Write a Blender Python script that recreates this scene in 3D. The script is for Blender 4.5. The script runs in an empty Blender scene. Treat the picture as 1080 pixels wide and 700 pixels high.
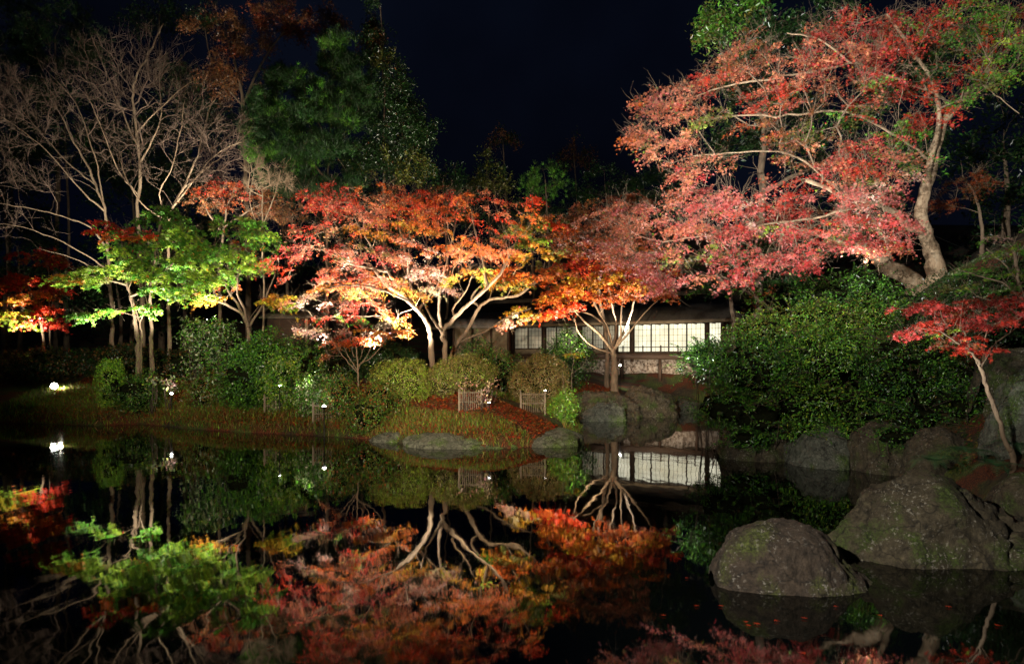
import bpy, bmesh, math, random
import numpy as np
from mathutils import Vector, noise as mnoise

S = bpy.context.scene
COL = S.collection
PI = math.pi
# ------------------------------------------------------------------ camera, world, exposure
cam_d = bpy.data.cameras.new('camera'); cam = bpy.data.objects.new('camera', cam_d); COL.objects.link(cam)
H = 2.0; F = 720.0; HOR = 380.0
cam.location = (0, 0, H); cam.rotation_euler = (PI/2, 0, 0)
cam_d.sensor_width = 36; cam_d.lens = 24; cam_d.shift_y = 30/1080
cam_d.clip_start = .1; cam_d.clip_end = 2000
S.camera = cam
S.view_settings.view_transform = 'Standard'; S.view_settings.look = 'None'
S.view_settings.exposure = 0.35; S.view_settings.gamma = 1
w = bpy.data.worlds.new('World'); S.world = w; w.use_nodes = True
nt = w.node_tree; nt.nodes.clear()
out = nt.nodes.new('ShaderNodeOutputWorld'); bg = nt.nodes.new('ShaderNodeBackground')
sky = nt.nodes.new('ShaderNodeTexSky'); sky.sky_type = 'NISHITA'; sky.sun_disc = False
sky.sun_elevation = math.radians(-4); sky.sun_rotation = math.radians(150)
tc = nt.nodes.new('ShaderNodeTexCoord'); nz = nt.nodes.new('ShaderNodeTexNoise')
nz.inputs['Scale'].default_value = 2.3; nz.inputs['Detail'].default_value = 4
rp = nt.nodes.new('ShaderNodeValToRGB')
rp.color_ramp.elements[0].position = .38; rp.color_ramp.elements[0].color = (.10, .12, .18, 1)
rp.color_ramp.elements[1].position = .68; rp.color_ramp.elements[1].color = (.9, .95, 1, 1)
mx = nt.nodes.new('ShaderNodeMix'); mx.data_type = 'RGBA'; mx.blend_type = 'MULTIPLY'; mx.inputs[0].default_value = .8
tint = nt.nodes.new('ShaderNodeMix'); tint.data_type = 'RGBA'; tint.blend_type = 'ADD'; tint.inputs[0].default_value = 1
tint.inputs[7].default_value = (.006, .017, .055, 1)
L = nt.links.new
L(tc.outputs['Generated'], nz.inputs['Vector']); L(nz.outputs['Fac'], rp.inputs['Fac'])
L(sky.outputs['Color'], tint.inputs[6]); L(tint.outputs[2], mx.inputs[6]); L(rp.outputs['Color'], mx.inputs[7])
L(mx.outputs[2], bg.inputs['Color']); bg.inputs['Strength'].default_value = .1
L(bg.outputs[0], out.inputs['Surface'])
ml = bpy.data.lights.new('night_fill', 'SUN'); ml.energy = .006; ml.angle = math.radians(3); ml.color = (.6, .75, 1)  # weak bluish sun added to lift the blacks
mo = bpy.data.objects.new('night_fill', ml); COL.objects.link(mo); mo.rotation_euler = (math.radians(50), 0, math.radians(-30))
cy = S.cycles
cy.max_bounces = 5; cy.diffuse_bounces = 2; cy.glossy_bounces = 3; cy.transmission_bounces = 3; cy.transparent_max_bounces = 4
cy.sample_clamp_indirect = 3; cy.use_denoising = True; cy.caustics_reflective = False; cy.caustics_refractive = False

def P(px, py, D):
    return np.array([(px-540)/F*D, D, H-(py-HOR)/F*D])

# ------------------------------------------------------------------ floodlights and added unseen fill spots (position px,py,D ; aim px,py,D)
WARM = (1, .80, .56); NEUT = (1, .90, .76); COOL = (1, .96, .90)
LAMPS = []
def spot(a, b, watts, deg=80, col=NEUT, rad=.06, blend=.6):
    l = bpy.data.lights.new('flood_or_fill_beam', 'SPOT'); l.energy = watts; l.spot_size = math.radians(deg)
    l.spot_blend = blend; l.color = col; l.shadow_soft_size = rad
    o = bpy.data.objects.new('flood_or_fill_beam', l); COL.objects.link(o)
    pa = Vector(a); pb = Vector(b); o.location = pa
    o.rotation_euler = (pb-pa).to_track_quat('-Z', 'Y').to_euler()
    return o
# far left red maple and its bank
spot(P(30, 362, 27.2), P(30, 305, 28.2), 950, 125, NEUT, blend=1)
spot(P(64, 409, 24.3), P(150, 422, 22.0), 150, 120, NEUT)
# bright green maples: unseen spots added just above the shrubs and at the shore
spot(P(165, 366, 21.9), P(160, 270, 22.3), 1500, 130, NEUT, blend=1)
spot(P(222, 338, 21.2), P(225, 270, 21.9), 600, 130, NEUT, blend=1)
spot(P(110, 370, 22.0), P(105, 285, 22.3), 850, 115, NEUT, blend=1)
spot(P(205, 446, 20.5), P(195, 270, 22.0), 2600, 45, NEUT, blend=1)
# bare trees, high narrow beams
spot(P(215, 340, 23.0), P(165, 110, 27), 3000, 62, NEUT, blend=.9)
spot(P(85, 345, 23.3), P(50, 170, 26.5), 1100, 66, NEUT, blend=.9)
spot(P(255, 330, 23.2), P(222, 165, 25.8), 2300, 60, NEUT, blend=.9)
# left part of the main maples: unseen spots added below the crowns
spot(P(335, 368, 19.4), P(345, 265, 20.0), 2300, 130, NEUT, blend=1)
spot(P(395, 372, 19.3), P(400, 265, 20.0), 2300, 130, NEUT, blend=1)
spot(P(300, 448, 18.0), P(355, 225, 20.4), 1800, 44, NEUT, blend=1)
# island lamps, with unseen spots added to light the crowns
spot(P(475, 455, 16.5), P(470, 245, 20.2), 2600, 60, NEUT, blend=1)
spot(P(442, 463, 16.4), P(405, 235, 20.2), 3200, 52, NEUT, blend=1)
spot(P(428, 374, 19.2), P(440, 270, 20.2), 2200, 125, NEUT, blend=1)
spot(P(520, 368, 20.2), P(525, 270, 21.0), 1900, 125, WARM, blend=1)
spot(P(550, 366, 23.2), P(546, 335, 24.1), 520, 100, WARM, blend=1)
spot(P(600, 384, 24.2), P(625, 295, 25.4), 1800, 120, WARM, blend=1)
spot(P(520, 424, 17.1), P(508, 408, 17.4), 6, 120, NEUT, blend=1)
spot(P(344, 424, 18.0), P(340, 405, 18.6), 8, 130, NEUT, blend=1)
spot(P(180, 412, 21.3), P(175, 404, 21.8), 10, 130, NEUT, blend=1)
# unseen spots added to brighten the island ground, shrubs and bank stones
spot((-3.2, 5.0, 2.6), P(510, 432, 17.5), 6800, 42, WARM, blend=.9)
spot((-7.5, 9.0, 2.6), P(250, 412, 20.5), 1900, 58, WARM, blend=.9)
spot((.5, 8.0, 2.4), P(655, 408, 24), 5200, 24, NEUT, blend=1)
# broad wash on the crowns, unseen spots added on the near side
spot((-4.5, 3.0, 3.2), P(185, 272, 22.5), 7000, 34, NEUT, blend=1)
spot((-2.6, 3.0, 3.2), P(430, 262, 20), 6500, 44, (1, .88, .72), blend=1)
# teahouse
spot(P(655, 384, 28.6), P(690, 388, 32), 110, 120, NEUT)
spot(P(700, 402, 30.0), P(710, 335, 32), 130, 130, WARM)  # unseen spot added to brighten stones and eaves from below
spot(P(545, 385, 28), P(510, 335, 34), 130, 80, WARM)
spot(P(668, 352, 25.5), P(630, 245, 27.5), 1300, 100, COOL, blend=1)  # unseen spot added for the salmon brown maple
spot(P(585, 452, 16.8), P(655, 240, 13.9), 3600, 50, COOL, blend=1)  # unseen spot added to fill the huge maple's lower left
# right slope, unseen spots on the near side, island and slope
spot(P(606, 452, 16.6), P(790, 225, 14.0), 5200, 58, COOL, blend=1)
spot((-.5, 3.0, 4.4), P(850, 130, 14.6), 13000, 50, COOL, blend=1)
spot(P(900, 300, 13.6), P(905, 195, 15.0), 330, 110, COOL, blend=1)
spot((-.5, 3.0, 3.2), P(850, 350, 13.5), 1500, 46, NEUT, blend=1)
spot(P(930, 480, 8.4), P(1010, 335, 9.3), 450, 90, COOL, blend=1)
# the near rocks
spot((-1.6, 1.6, 3.2), P(925, 590, 6.6), 2000, 48, NEUT, blend=1)
# background forest
spot(P(330, 330, 25), P(315, 120, 29.5), 180, 50, (.9, 1, .85), blend=1)
spot(P(420, 340, 26), P(430, 60, 33), 420, 70, NEUT, blend=1)
spot(P(250, 330, 26), P(280, 30, 33), 700, 60, WARM, blend=1)
spot(P(600, 330, 31), P(560, 170, 42), 1500, 60, NEUT, blend=1)

# ------------------------------------------------------------------ materials
def pmat(name, col, rough=.8, **k):
    m = bpy.data.materials.new(name); m.use_nodes = True
    b = m.node_tree.nodes['Principled BSDF']
    b.inputs['Base Color'].default_value = (*col, 1); b.inputs['Roughness'].default_value = rough
    for a, v in k.items(): b.inputs[a].default_value = v
    return m
def noisy(name, cols, scale=5, rough=.85, bump=.3, detail=8, stretch=(1, 1, 1), pos=None, bscale=None):
    """noise-ramp surface with bump"""
    m = bpy.data.materials.new(name); m.use_nodes = True
    t = m.node_tree; N = t.nodes.new; b = t.nodes['Principled BSDF']
    c = N('ShaderNodeTexCoord'); mp = N('ShaderNodeMapping'); mp.inputs['Scale'].default_value = stretch
    n = N('ShaderNodeTexNoise'); n.inputs['Scale'].default_value = scale; n.inputs['Detail'].default_value = detail
    n.inputs['Roughness'].default_value = .65
    r = N('ShaderNodeValToRGB'); e = r.color_ramp.elements
    while len(e) < len(cols): e.new(.5)
    for i, cc in enumerate(cols):
        e[i].position = pos[i] if pos else .3+.4*i/max(1, len(cols)-1); e[i].color = (*cc, 1)
    n2 = N('ShaderNodeTexNoise'); n2.inputs['Scale'].default_value = bscale or scale*3; n2.inputs['Detail'].default_value = 8
    bu = N('ShaderNodeBump'); bu.inputs['Strength'].default_value = bump; bu.inputs['Distance'].default_value = .05
    t.links.new(c.outputs['Object'], mp.inputs[0]); t.links.new(mp.outputs[0], n.inputs['Vector']); t.links.new(mp.outputs[0], n2.inputs['Vector'])
    t.links.new(n.outputs['Fac'], r.inputs[0]); t.links.new(r.outputs[0], b.inputs['Base Color'])
    t.links.new(n2.outputs['Fac'], bu.inputs['Height']); t.links.new(bu.outputs[0], b.inputs['Normal'])
    b.inputs['Roughness'].default_value = rough
    return m
def leafmat(name, rough, spec, trans):
    m = bpy.data.materials.new(name); m.use_nodes = True
    t = m.node_tree; N = t.nodes.new; b = t.nodes['Principled BSDF']; o = t.nodes['Material Output']
    a = N('ShaderNodeAttribute'); a.attribute_name = 'Col'
    tr = N('ShaderNodeBsdfTranslucent'); mix = N('ShaderNodeMixShader'); mix.inputs[0].default_value = trans
    t.links.new(a.outputs['Color'], b.inputs['Base Color']); t.links.new(a.outputs['Color'], tr.inputs['Color'])
    b.inputs['Roughness'].default_value = rough; b.inputs['Specular IOR Level'].default_value = spec
    t.links.new(b.outputs[0], mix.inputs[1]); t.links.new(tr.outputs[0], mix.inputs[2]); t.links.new(mix.outputs[0], o.inputs['Surface'])
    return m
M_LEAF = leafmat('maple_leaf', .5, .45, .38)
M_GLOSS = leafmat('glossy_leaf', .3, .6, .15)
M_GRASS = leafmat('grass_blade', .6, .3, .3)
M_BARK = noisy('bark', [(.08, .055, .035), (.17, .12, .075), (.24, .18, .115)], 9, .9, .5, stretch=(1, 1, .35))
M_BARKP = noisy('pale_bark', [(.18, .12, .07), (.32, .23, .14), (.38, .30, .20)], 7, .85, .45, stretch=(1, 1, .35))
M_BARKD = noisy('dark_bark', [(.05, .035, .025), (.11, .08, .055)], 8, .9, .5, stretch=(1, 1, .3))
M_CORE = noisy('shrub_shade_core', [(.006, .008, .004), (.015, .018, .008)], 20, 1, .6); M_CORE.node_tree.nodes['Principled BSDF'].inputs['Specular IOR Level'].default_value = 0  # near-black colour stands in for the shade inside shrubs
M_WOOD = noisy('dark_timber', [(.035, .018, .010), (.08, .045, .026)], 6, .7, .2, stretch=(1, 1, 6))
M_BAMBOO = noisy('dry_bamboo', [(.20, .15, .10), (.36, .30, .22)], 12, .6, .2, stretch=(1, 1, .2))
M_METAL = pmat('black_metal', (.03, .03, .03), .45, Metallic=.6)
def emit(name, col, s):
    m = pmat(name, (.8, .8, .8), .4); b = m.node_tree.nodes['Principled BSDF']
    b.inputs['Emission Color'].default_value = (*col, 1); b.inputs['Emission Strength'].default_value = s; return m
M_LAMP = emit('lit_lens', (1, .97, .88), 45)

# ------------------------------------------------------------------ object helpers
def tag(o, label=None, cat=None, group=None, kind=None):
    if label: o['label'] = label
    if cat: o['category'] = cat
    if group: o['group'] = group
    if kind: o['kind'] = kind
    return o
def empty(name, loc, label=None, cat=None, group=None):
    o = bpy.data.objects.new(name, None); COL.objects.link(o); o.location = [float(v) for v in loc]
    o.empty_display_size = .2
    return tag(o, label, cat, group)
def mesh_np(name, v, f, mat, parent=None, col=None, smooth=False):
    """v (N,3), f (M,k) one face size, vertices in world coordinates (moved into the parent's frame)"""
    v = np.asarray(v, dtype=np.float32).reshape(-1, 3); f = np.asarray(f, dtype=np.int32)
    q_ = parent
    while q_ is not None: v = v-np.array(q_.location, dtype=np.float32); q_ = q_.parent
    me = bpy.data.meshes.new(name); k = f.shape[1]
    me.vertices.add(len(v)); me.vertices.foreach_set('co', v.ravel())
    me.loops.add(f.size); me.loops.foreach_set('vertex_index', f.ravel())
    me.polygons.add(len(f)); me.polygons.foreach_set('loop_start', np.arange(0, f.size, k, dtype=np.int32))
    me.polygons.foreach_set('loop_total', np.full(len(f), k, dtype=np.int32))
    if smooth: me.polygons.foreach_set('use_smooth', np.ones(len(f), dtype=bool))
    me.update(calc_edges=True)
    if col is not None:
        a = me.color_attributes.new('Col', 'FLOAT_COLOR', 'POINT')
        c = np.ones((len(v), 4), dtype=np.float32); c[:, :3] = col; a.data.foreach_set('color', c.ravel())
    me.materials.append(mat)
    o = bpy.data.objects.new(name, me); COL.objects.link(o)
    if parent is not None: o.parent = parent
    return o
class MB:
    def __init__(s): s.v = []; s.f = []; s.n = 0
    def quads(s, v, f):
        v = np.asarray(v, float).reshape(-1, 3); s.v.append(v); s.f.append(np.asarray(f, int)+s.n); s.n += len(v)
    def box(s, o, ax, ay, az):   # centred box with half-axis vectors
        o, ax, ay, az = [np.asarray(a, float) for a in (o, ax, ay, az)]
        v = [o+i*ax+j*ay+k*az for k in (-1, 1) for j in (-1, 1) for i in (-1, 1)]
        s.quads(v, [(0, 2, 3, 1), (4, 5, 7, 6), (0, 1, 5, 4), (2, 6, 7, 3), (0, 4, 6, 2), (1, 3, 7, 5)])
    def tube(s, pts, rad, n=8):
        pts = np.asarray(pts, float); m = len(pts); rad = np.broadcast_to(rad, (m,))
        t = np.gradient(pts, axis=0); t /= np.linalg.norm(t, axis=1)[:, None]+1e-9
        u = np.cross(t[0], [0, 0, 1.]) if abs(t[0][2]) < .9 else np.cross(t[0], [1., 0, 0])
        u /= np.linalg.norm(u); rings = []
        for i in range(m):
            u = u-t[i]*(u@t[i]); u /= np.linalg.norm(u)+1e-9; w_ = np.cross(t[i], u)
            a = np.arange(n)*2*PI/n
            rings.append(pts[i]+rad[i]*(np.cos(a)[:, None]*u+np.sin(a)[:, None]*w_))
        rings.append(np.repeat(pts[-1:]+t[-1]*rad[-1]*.5, n, 0))
        i, j = np.meshgrid(np.arange(m), np.arange(n), indexing='ij'); j2 = (j+1) % n
        s.quads(np.concatenate(rings), np.stack([i*n+j, i*n+j2, (i+1)*n+j2, (i+1)*n+j], -1).reshape(-1, 4))
    def build(s, name, mat, parent=None, smooth=False, col=None):
        return mesh_np(name, np.concatenate(s.v), np.concatenate(s.f), mat, parent, col, smooth)
def segs(A, B, ra, rb, n=4):
    """batch of frusta between A[i] and B[i]"""
    A = np.asarray(A, float); B = np.asarray(B, float); t = B-A; t /= np.linalg.norm(t, axis=1)[:, None]+1e-9
    ref = np.where(np.abs(t[:, 2:3]) < .9, [[0, 0, 1.]], [[1., 0, 0]]); u = np.cross(t, ref); u /= np.linalg.norm(u, axis=1)[:, None]+1e-9
    w_ = np.cross(t, u); a = np.arange(n)*2*PI/n
    c = np.cos(a)[None, :, None]*u[:, None]+np.sin(a)[None, :, None]*w_[:, None]
    v = np.concatenate([A[:, None]+c*np.asarray(ra)[:, None, None], B[:, None]+c*np.asarray(rb)[:, None, None]], 1)
    j = np.arange(n); j2 = (j+1) % n; f0 = np.stack([j, j2, j2+n, j+n], -1)
    f = f0[None]+(np.arange(len(A))*2*n)[:, None, None]
    return v.reshape(-1, 3), f.reshape(-1, 4)
_r = np.random.default_rng(5); _W = [( _r.normal(size=(6, 3)), _r.uniform(0, 6.28, 6)) for _ in range(4)]
def snoise(p, sc=1, k=0):
    W, ph = _W[k]; return np.sin(np.asarray(p) @ (W.T*sc)+ph).sum(-1)/3.2

# ------------------------------------------------------------------ terrain
SH = [(-250, 452), (0, 446), (60, 447), (100, 449), (150, 447), (200, 452), (260, 456), (330, 459), (390, 463), (430, 468), (480, 472), (530, 473), (580, 470), (608, 462),
      (613, 452), (604, 444), (610, 440), (630, 439), (668, 438), (690, 434), (703, 430), (712, 427), (765, 428), (780, 440), (768, 465), (795, 480), (850, 488),
      (900, 492), (960, 500), (1005, 515), (1080, 560)]
shore = [(-60, 19), (-30, 21)] + [((px-540)/F*(1440/(py-HOR)), 1440/(py-HOR)) for px, py in SH] + [(9, 5.5), (12, 2.3), (-60, 2.3)]
SHP = np.array(shore)
def sdist(x, y):
    """distance inland (positive on land)"""
    x = np.asarray(x, float); y = np.asarray(y, float); p = np.stack([x, y], -1)
    A = SHP; B = np.roll(SHP, -1, 0); best = np.full(x.shape, 1e9); ins = np.zeros(x.shape, bool)
    for a, b in zip(A, B):
        ab = b-a; t = np.clip(((p-a) @ ab)/(ab @ ab), 0, 1); d = np.linalg.norm(p-a-t[..., None]*ab, axis=-1)
        best = np.minimum(best, d)
        c = ((a[1] > y) != (b[1] > y)) & (x < (b[0]-a[0])*(y-a[1])/(b[1]-a[1]+1e-12)+a[0]); ins ^= c
    return np.where(ins, -best, best)
def sm(t): t = np.clip(t, 0, 1); return t*t*(3-2*t)
TH_A = np.array([-3.2, 38.]); TH_B = np.array([9.7, 31.])
def gz(x, y):
    x = np.asarray(x, float); y = np.asarray(y, float); d = sdist(x, y)
    dd = np.maximum(d, 0)
    z = .32*(1-np.exp(-dd/.25))+.25*np.minimum(dd, 5)+.03*np.clip(dd-5, 0, 60)
    z = np.where(d < 0, np.maximum(-1.2, d*.8), z)
    z += sm((x-4.5)/4)*.5*np.minimum(dd, 12)*(y > 3)
    z += .22*np.clip(y-42, 0, 60)
    z += .1*snoise(np.stack([x, y, 0*x], -1), .6)*sm(dd/1.5)+.03*snoise(np.stack([x, y, 0*x], -1), 2.5, 1)*sm(dd/.6)
    # level ground around the teahouse
    e = (TH_B-TH_A)/np.linalg.norm(TH_B-TH_A); n = np.array([e[1], -e[0]])
    s = (x-TH_A[0])*e[0]+(y-TH_A[1])*e[1]; t = (x-TH_A[0])*n[0]+(y-TH_A[1])*n[1]
    k = sm((s+4)/3)*sm((20-s)/3)*sm((t+8)/3)*sm((4.5-t)/2)
    return z*(1-k)+np.minimum(z, 1.42)*k
def g1(x, y): return float(gz(np.array([x]), np.array([y]))[0])
def axis(a0, b0, b1, a1, fine):
    o = [b0-(b0-a0)*(i/14.)**2 for i in range(14, 0, -1)]; i_ = list(np.arange(b0, b1, fine)); e = [b1+(a1-b1)*(i/14.)**2 for i in range(0, 15)]
    return np.array(o+i_+e)
X = axis(-220, -19, 13, 220, .16); Y = axis(-60, 2, 34, 320, .16)
gx, gy = np.meshgrid(X, Y); Z = gz(gx, gy); nx = len(X); ny = len(Y)
i, j = np.meshgrid(np.arange(ny-1), np.arange(nx-1), indexing='ij')
fq = np.stack([i*nx+j, i*nx+j+1, (i+1)*nx+j+1, (i+1)*nx+j], -1).reshape(-1, 4)
# ground: dark soil, moss and orange leaf litter in patches
m = bpy.data.materials.new('garden_soil'); m.use_nodes = True; t = m.node_tree; N = t.nodes.new; b = t.nodes['Principled BSDF']
c = N('ShaderNodeTexCoord')
def nn(sc, det=6):
    n = N('ShaderNodeTexNoise'); n.inputs['Scale'].default_value = sc; n.inputs['Detail'].default_value = det; t.links.new(c.outputs['Object'], n.inputs['Vector']); return n
def ramp(n, a, b_, p0=.4, p1=.6):
    r = N('ShaderNodeValToRGB'); r.color_ramp.elements[0].position = p0; r.color_ramp.elements[1].position = p1
    r.color_ramp.elements[0].color = (*a, 1); r.color_ramp.elements[1].color = (*b_, 1); t.links.new(n.outputs['Fac'], r.inputs[0]); return r
soil = ramp(nn(14), (.02, .013, .008), (.06, .045, .02)); moss = ramp(nn(22), (.03, .05, .008), (.09, .12, .02))
lit = ramp(nn(38, 3), (.04, .012, .005), (.17, .045, .010), .42, .6)
k1 = ramp(nn(.9), (0, 0, 0), (1, 1, 1), .42, .58); k2 = ramp(nn(1.3, 9), (0, 0, 0), (1, 1, 1), .47, .56)
m1 = N('ShaderNodeMix'); m1.data_type = 'RGBA'; t.links.new(k1.outputs[0], m1.inputs[0]); t.links.new(soil.outputs[0], m1.inputs[6]); t.links.new(moss.outputs[0], m1.inputs[7])
m2 = N('ShaderNodeMix'); m2.data_type = 'RGBA'; t.links.new(k2.outputs[0], m2.inputs[0]); t.links.new(m1.outputs[2], m2.inputs[6]); t.links.new(lit.outputs[0], m2.inputs[7])
t.links.new(m2.outputs[2], b.inputs['Base Color']); b.inputs['Roughness'].default_value = .95
bu = N('ShaderNodeBump'); bu.inputs['Strength'].default_value = .8; bu.inputs['Distance'].default_value = .06
t.links.new(nn(30).outputs['Fac'], bu.inputs['Height']); t.links.new(bu.outputs[0], b.inputs['Normal'])
M_SOIL = m
tag(mesh_np('ground', np.stack([gx, gy, Z], -1), fq, M_SOIL, smooth=True), 'mossy earth garden ground with orange fallen leaves around the pond', kind='structure')
# water
m = bpy.data.materials.new('pond_water'); m.use_nodes = True; t = m.node_tree; N = t.nodes.new; b = t.nodes['Principled BSDF']
b.inputs['Base Color'].default_value = (.0012, .0018, .0012, 1); b.inputs['Roughness'].default_value = .028; b.inputs['IOR'].default_value = 1.5
b.inputs['Specular IOR Level'].default_value = .5
c = N('ShaderNodeTexCoord'); mp = N('ShaderNodeMapping'); mp.inputs['Scale'].default_value = (1, .45, 1)
n = N('ShaderNodeTexNoise'); n.inputs['Scale'].default_value = 2.2; n.inputs['Detail'].default_value = 2
bu = N('ShaderNodeBump'); bu.inputs['Strength'].default_value = .055; bu.inputs['Distance'].default_value = .05
t.links.new(c.outputs['Object'], mp.inputs[0]); t.links.new(mp.outputs[0], n.inputs['Vector']); t.links.new(n.outputs['Fac'], bu.inputs['Height']); t.links.new(bu.outputs[0], b.inputs['Normal'])
tag(mesh_np('water', [(-70, 1, 0), (20, 1, 0), (20, 33, 0), (-70, 33, 0)], [(0, 1, 2, 3)], m), 'still black pond mirroring the lit trees', kind='structure')

# ------------------------------------------------------------------ leaves
PAL = dict(red=(.42, .035, .018), scarlet=(.55, .045, .012), orange=(.58, .13, .018), salmon=(.50, .165, .085), pink=(.52, .14, .115), rose=(.45, .055, .05),
           yellow=(.58, .36, .035), gold=(.55, .24, .025), lime=(.28, .44, .04), green=(.10, .27, .028), olive=(.13, .14, .025), pale=(.62, .42, .22), lit_blush=(.60, .36, .28),
           lit_cream=(.66, .50, .26), brown=(.20, .085, .03), dkgreen=(.022, .065, .014), deep=(.018, .045, .012), rust=(.30, .07, .02), teal=(.03, .10, .04),
           silver=(.30, .36, .20), straw=(.30, .22, .09))  # pink and pale tones hold cool lamp tint and overexposure in leaf colour
def pick(rng, pal, n):
    ks = list(pal.keys()); p = np.array([pal[k] for k in ks], float); p /= p.sum()
    return np.array([PAL[k] for k in ks])[rng.choice(len(ks), n, p=p)]
def frames(rng, nrm):
    nrm = nrm/(np.linalg.norm(nrm, axis=1)[:, None]+1e-9)
    a = rng.normal(size=nrm.shape); u = np.cross(nrm, a); u /= np.linalg.norm(u, axis=1)[:, None]+1e-9
    return u, np.cross(nrm, u), nrm
def leaf_geo(rng, pos, nrm, size, cols, kind='maple'):
    n = len(pos); u, v, w_ = frames(rng, nrm); s = size*rng.uniform(.65, 1.3, n)
    if kind == 'maple':
        ang = np.radians([-78, -38, 0, 38, 78]); ln = np.array([.62, .9, 1.08, .9, .62]); na = np.radians([-105, -58, -19, 19, 58, 105]); nl = .24
        tpl = np.array([(np.sin(a)*nl, np.cos(a)*nl, 0) for a in na]+[(np.sin(a)*l, np.cos(a)*l, -.16*l) for a, l in zip(ang, ln)])
        f0 = np.array([(i, 6+i, i+1) for i in range(5)]+[(0, 2, 5)])
    elif kind == 'oval':
        tpl = np.array([(0, -1, 0), (.42, 0, .12), (0, 1, -.1), (-.42, 0, .12)]); f0 = np.array([(0, 1, 2), (0, 2, 3)])
    elif kind == 'star':
        tpl = np.array([(0, -.5, 0), (.9, .1, -.1), (.16, .18, 0), (0, 1, -.1), (-.16, .18, 0), (-.9, .1, -.1)]); f0 = np.array([(0, 1, 2), (2, 3, 4), (0, 4, 5), (0, 2, 4)])
    elif kind == 'needle':
        tp = []; f0 = []
        for i in range(7):
            a = i*2*PI/7; d = np.array([math.cos(a)*.75, math.sin(a)*.75, .65]); q = np.array([-math.sin(a), math.cos(a), 0])*.05
            tp += [q, -q, d]; f0.append((3*i, 3*i+1, 3*i+2))
        tpl = np.array(tp); f0 = np.array(f0)
    elif kind == 'blade':
        tpl = np.array([(-.05, 0, 0), (.05, 0, 0), (.035, .15, .55), (-.035, .15, .55), (0, .45, 1)]); f0 = np.array([(0, 1, 2), (0, 2, 3), (3, 2, 4)])
    k = len(tpl)
    V = pos[:, None]+s[:, None, None]*(tpl[None, :, 0:1]*u[:, None]+tpl[None, :, 1:2]*v[:, None]+tpl[None, :, 2:3]*w_[:, None])
    Fc = f0[None]+(np.arange(n)*k)[:, None, None]
    c = np.repeat(cols, k, 0)
    return V.reshape(-1, 3), Fc.reshape(-1, 3), c
def jit(rng, c, s=.22, h=.10):
    n = len(c); return np.clip(c*np.exp(rng.normal(0, s, (n, 1)))*np.exp(rng.normal(0, h, (n, 3))), 0, .85)
def add_leaves(name, rng, pos, nrm, size, cols, kind, mat, parent):
    V, Fc, C_ = leaf_geo(rng, pos, nrm, size, cols, kind); return mesh_np(name, V, Fc, mat, parent, C_)

def catmull(pts, per):
    p = np.asarray(pts, float); p = np.vstack([2*p[0]-p[1], p, 2*p[-1]-p[-2]]); o = []
    for i in range(1, len(p)-2):
        a, b_, c_, d = p[i-1:i+3]
        for k in range(per):
            t_ = k/per; o.append(.5*(2*b_+(c_-a)*t_+(2*a-5*b_+4*c_-d)*t_*t_+(3*b_-a-3*c_+d)*t_**3))
    o.append(p[-2]); return np.array(o)

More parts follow.
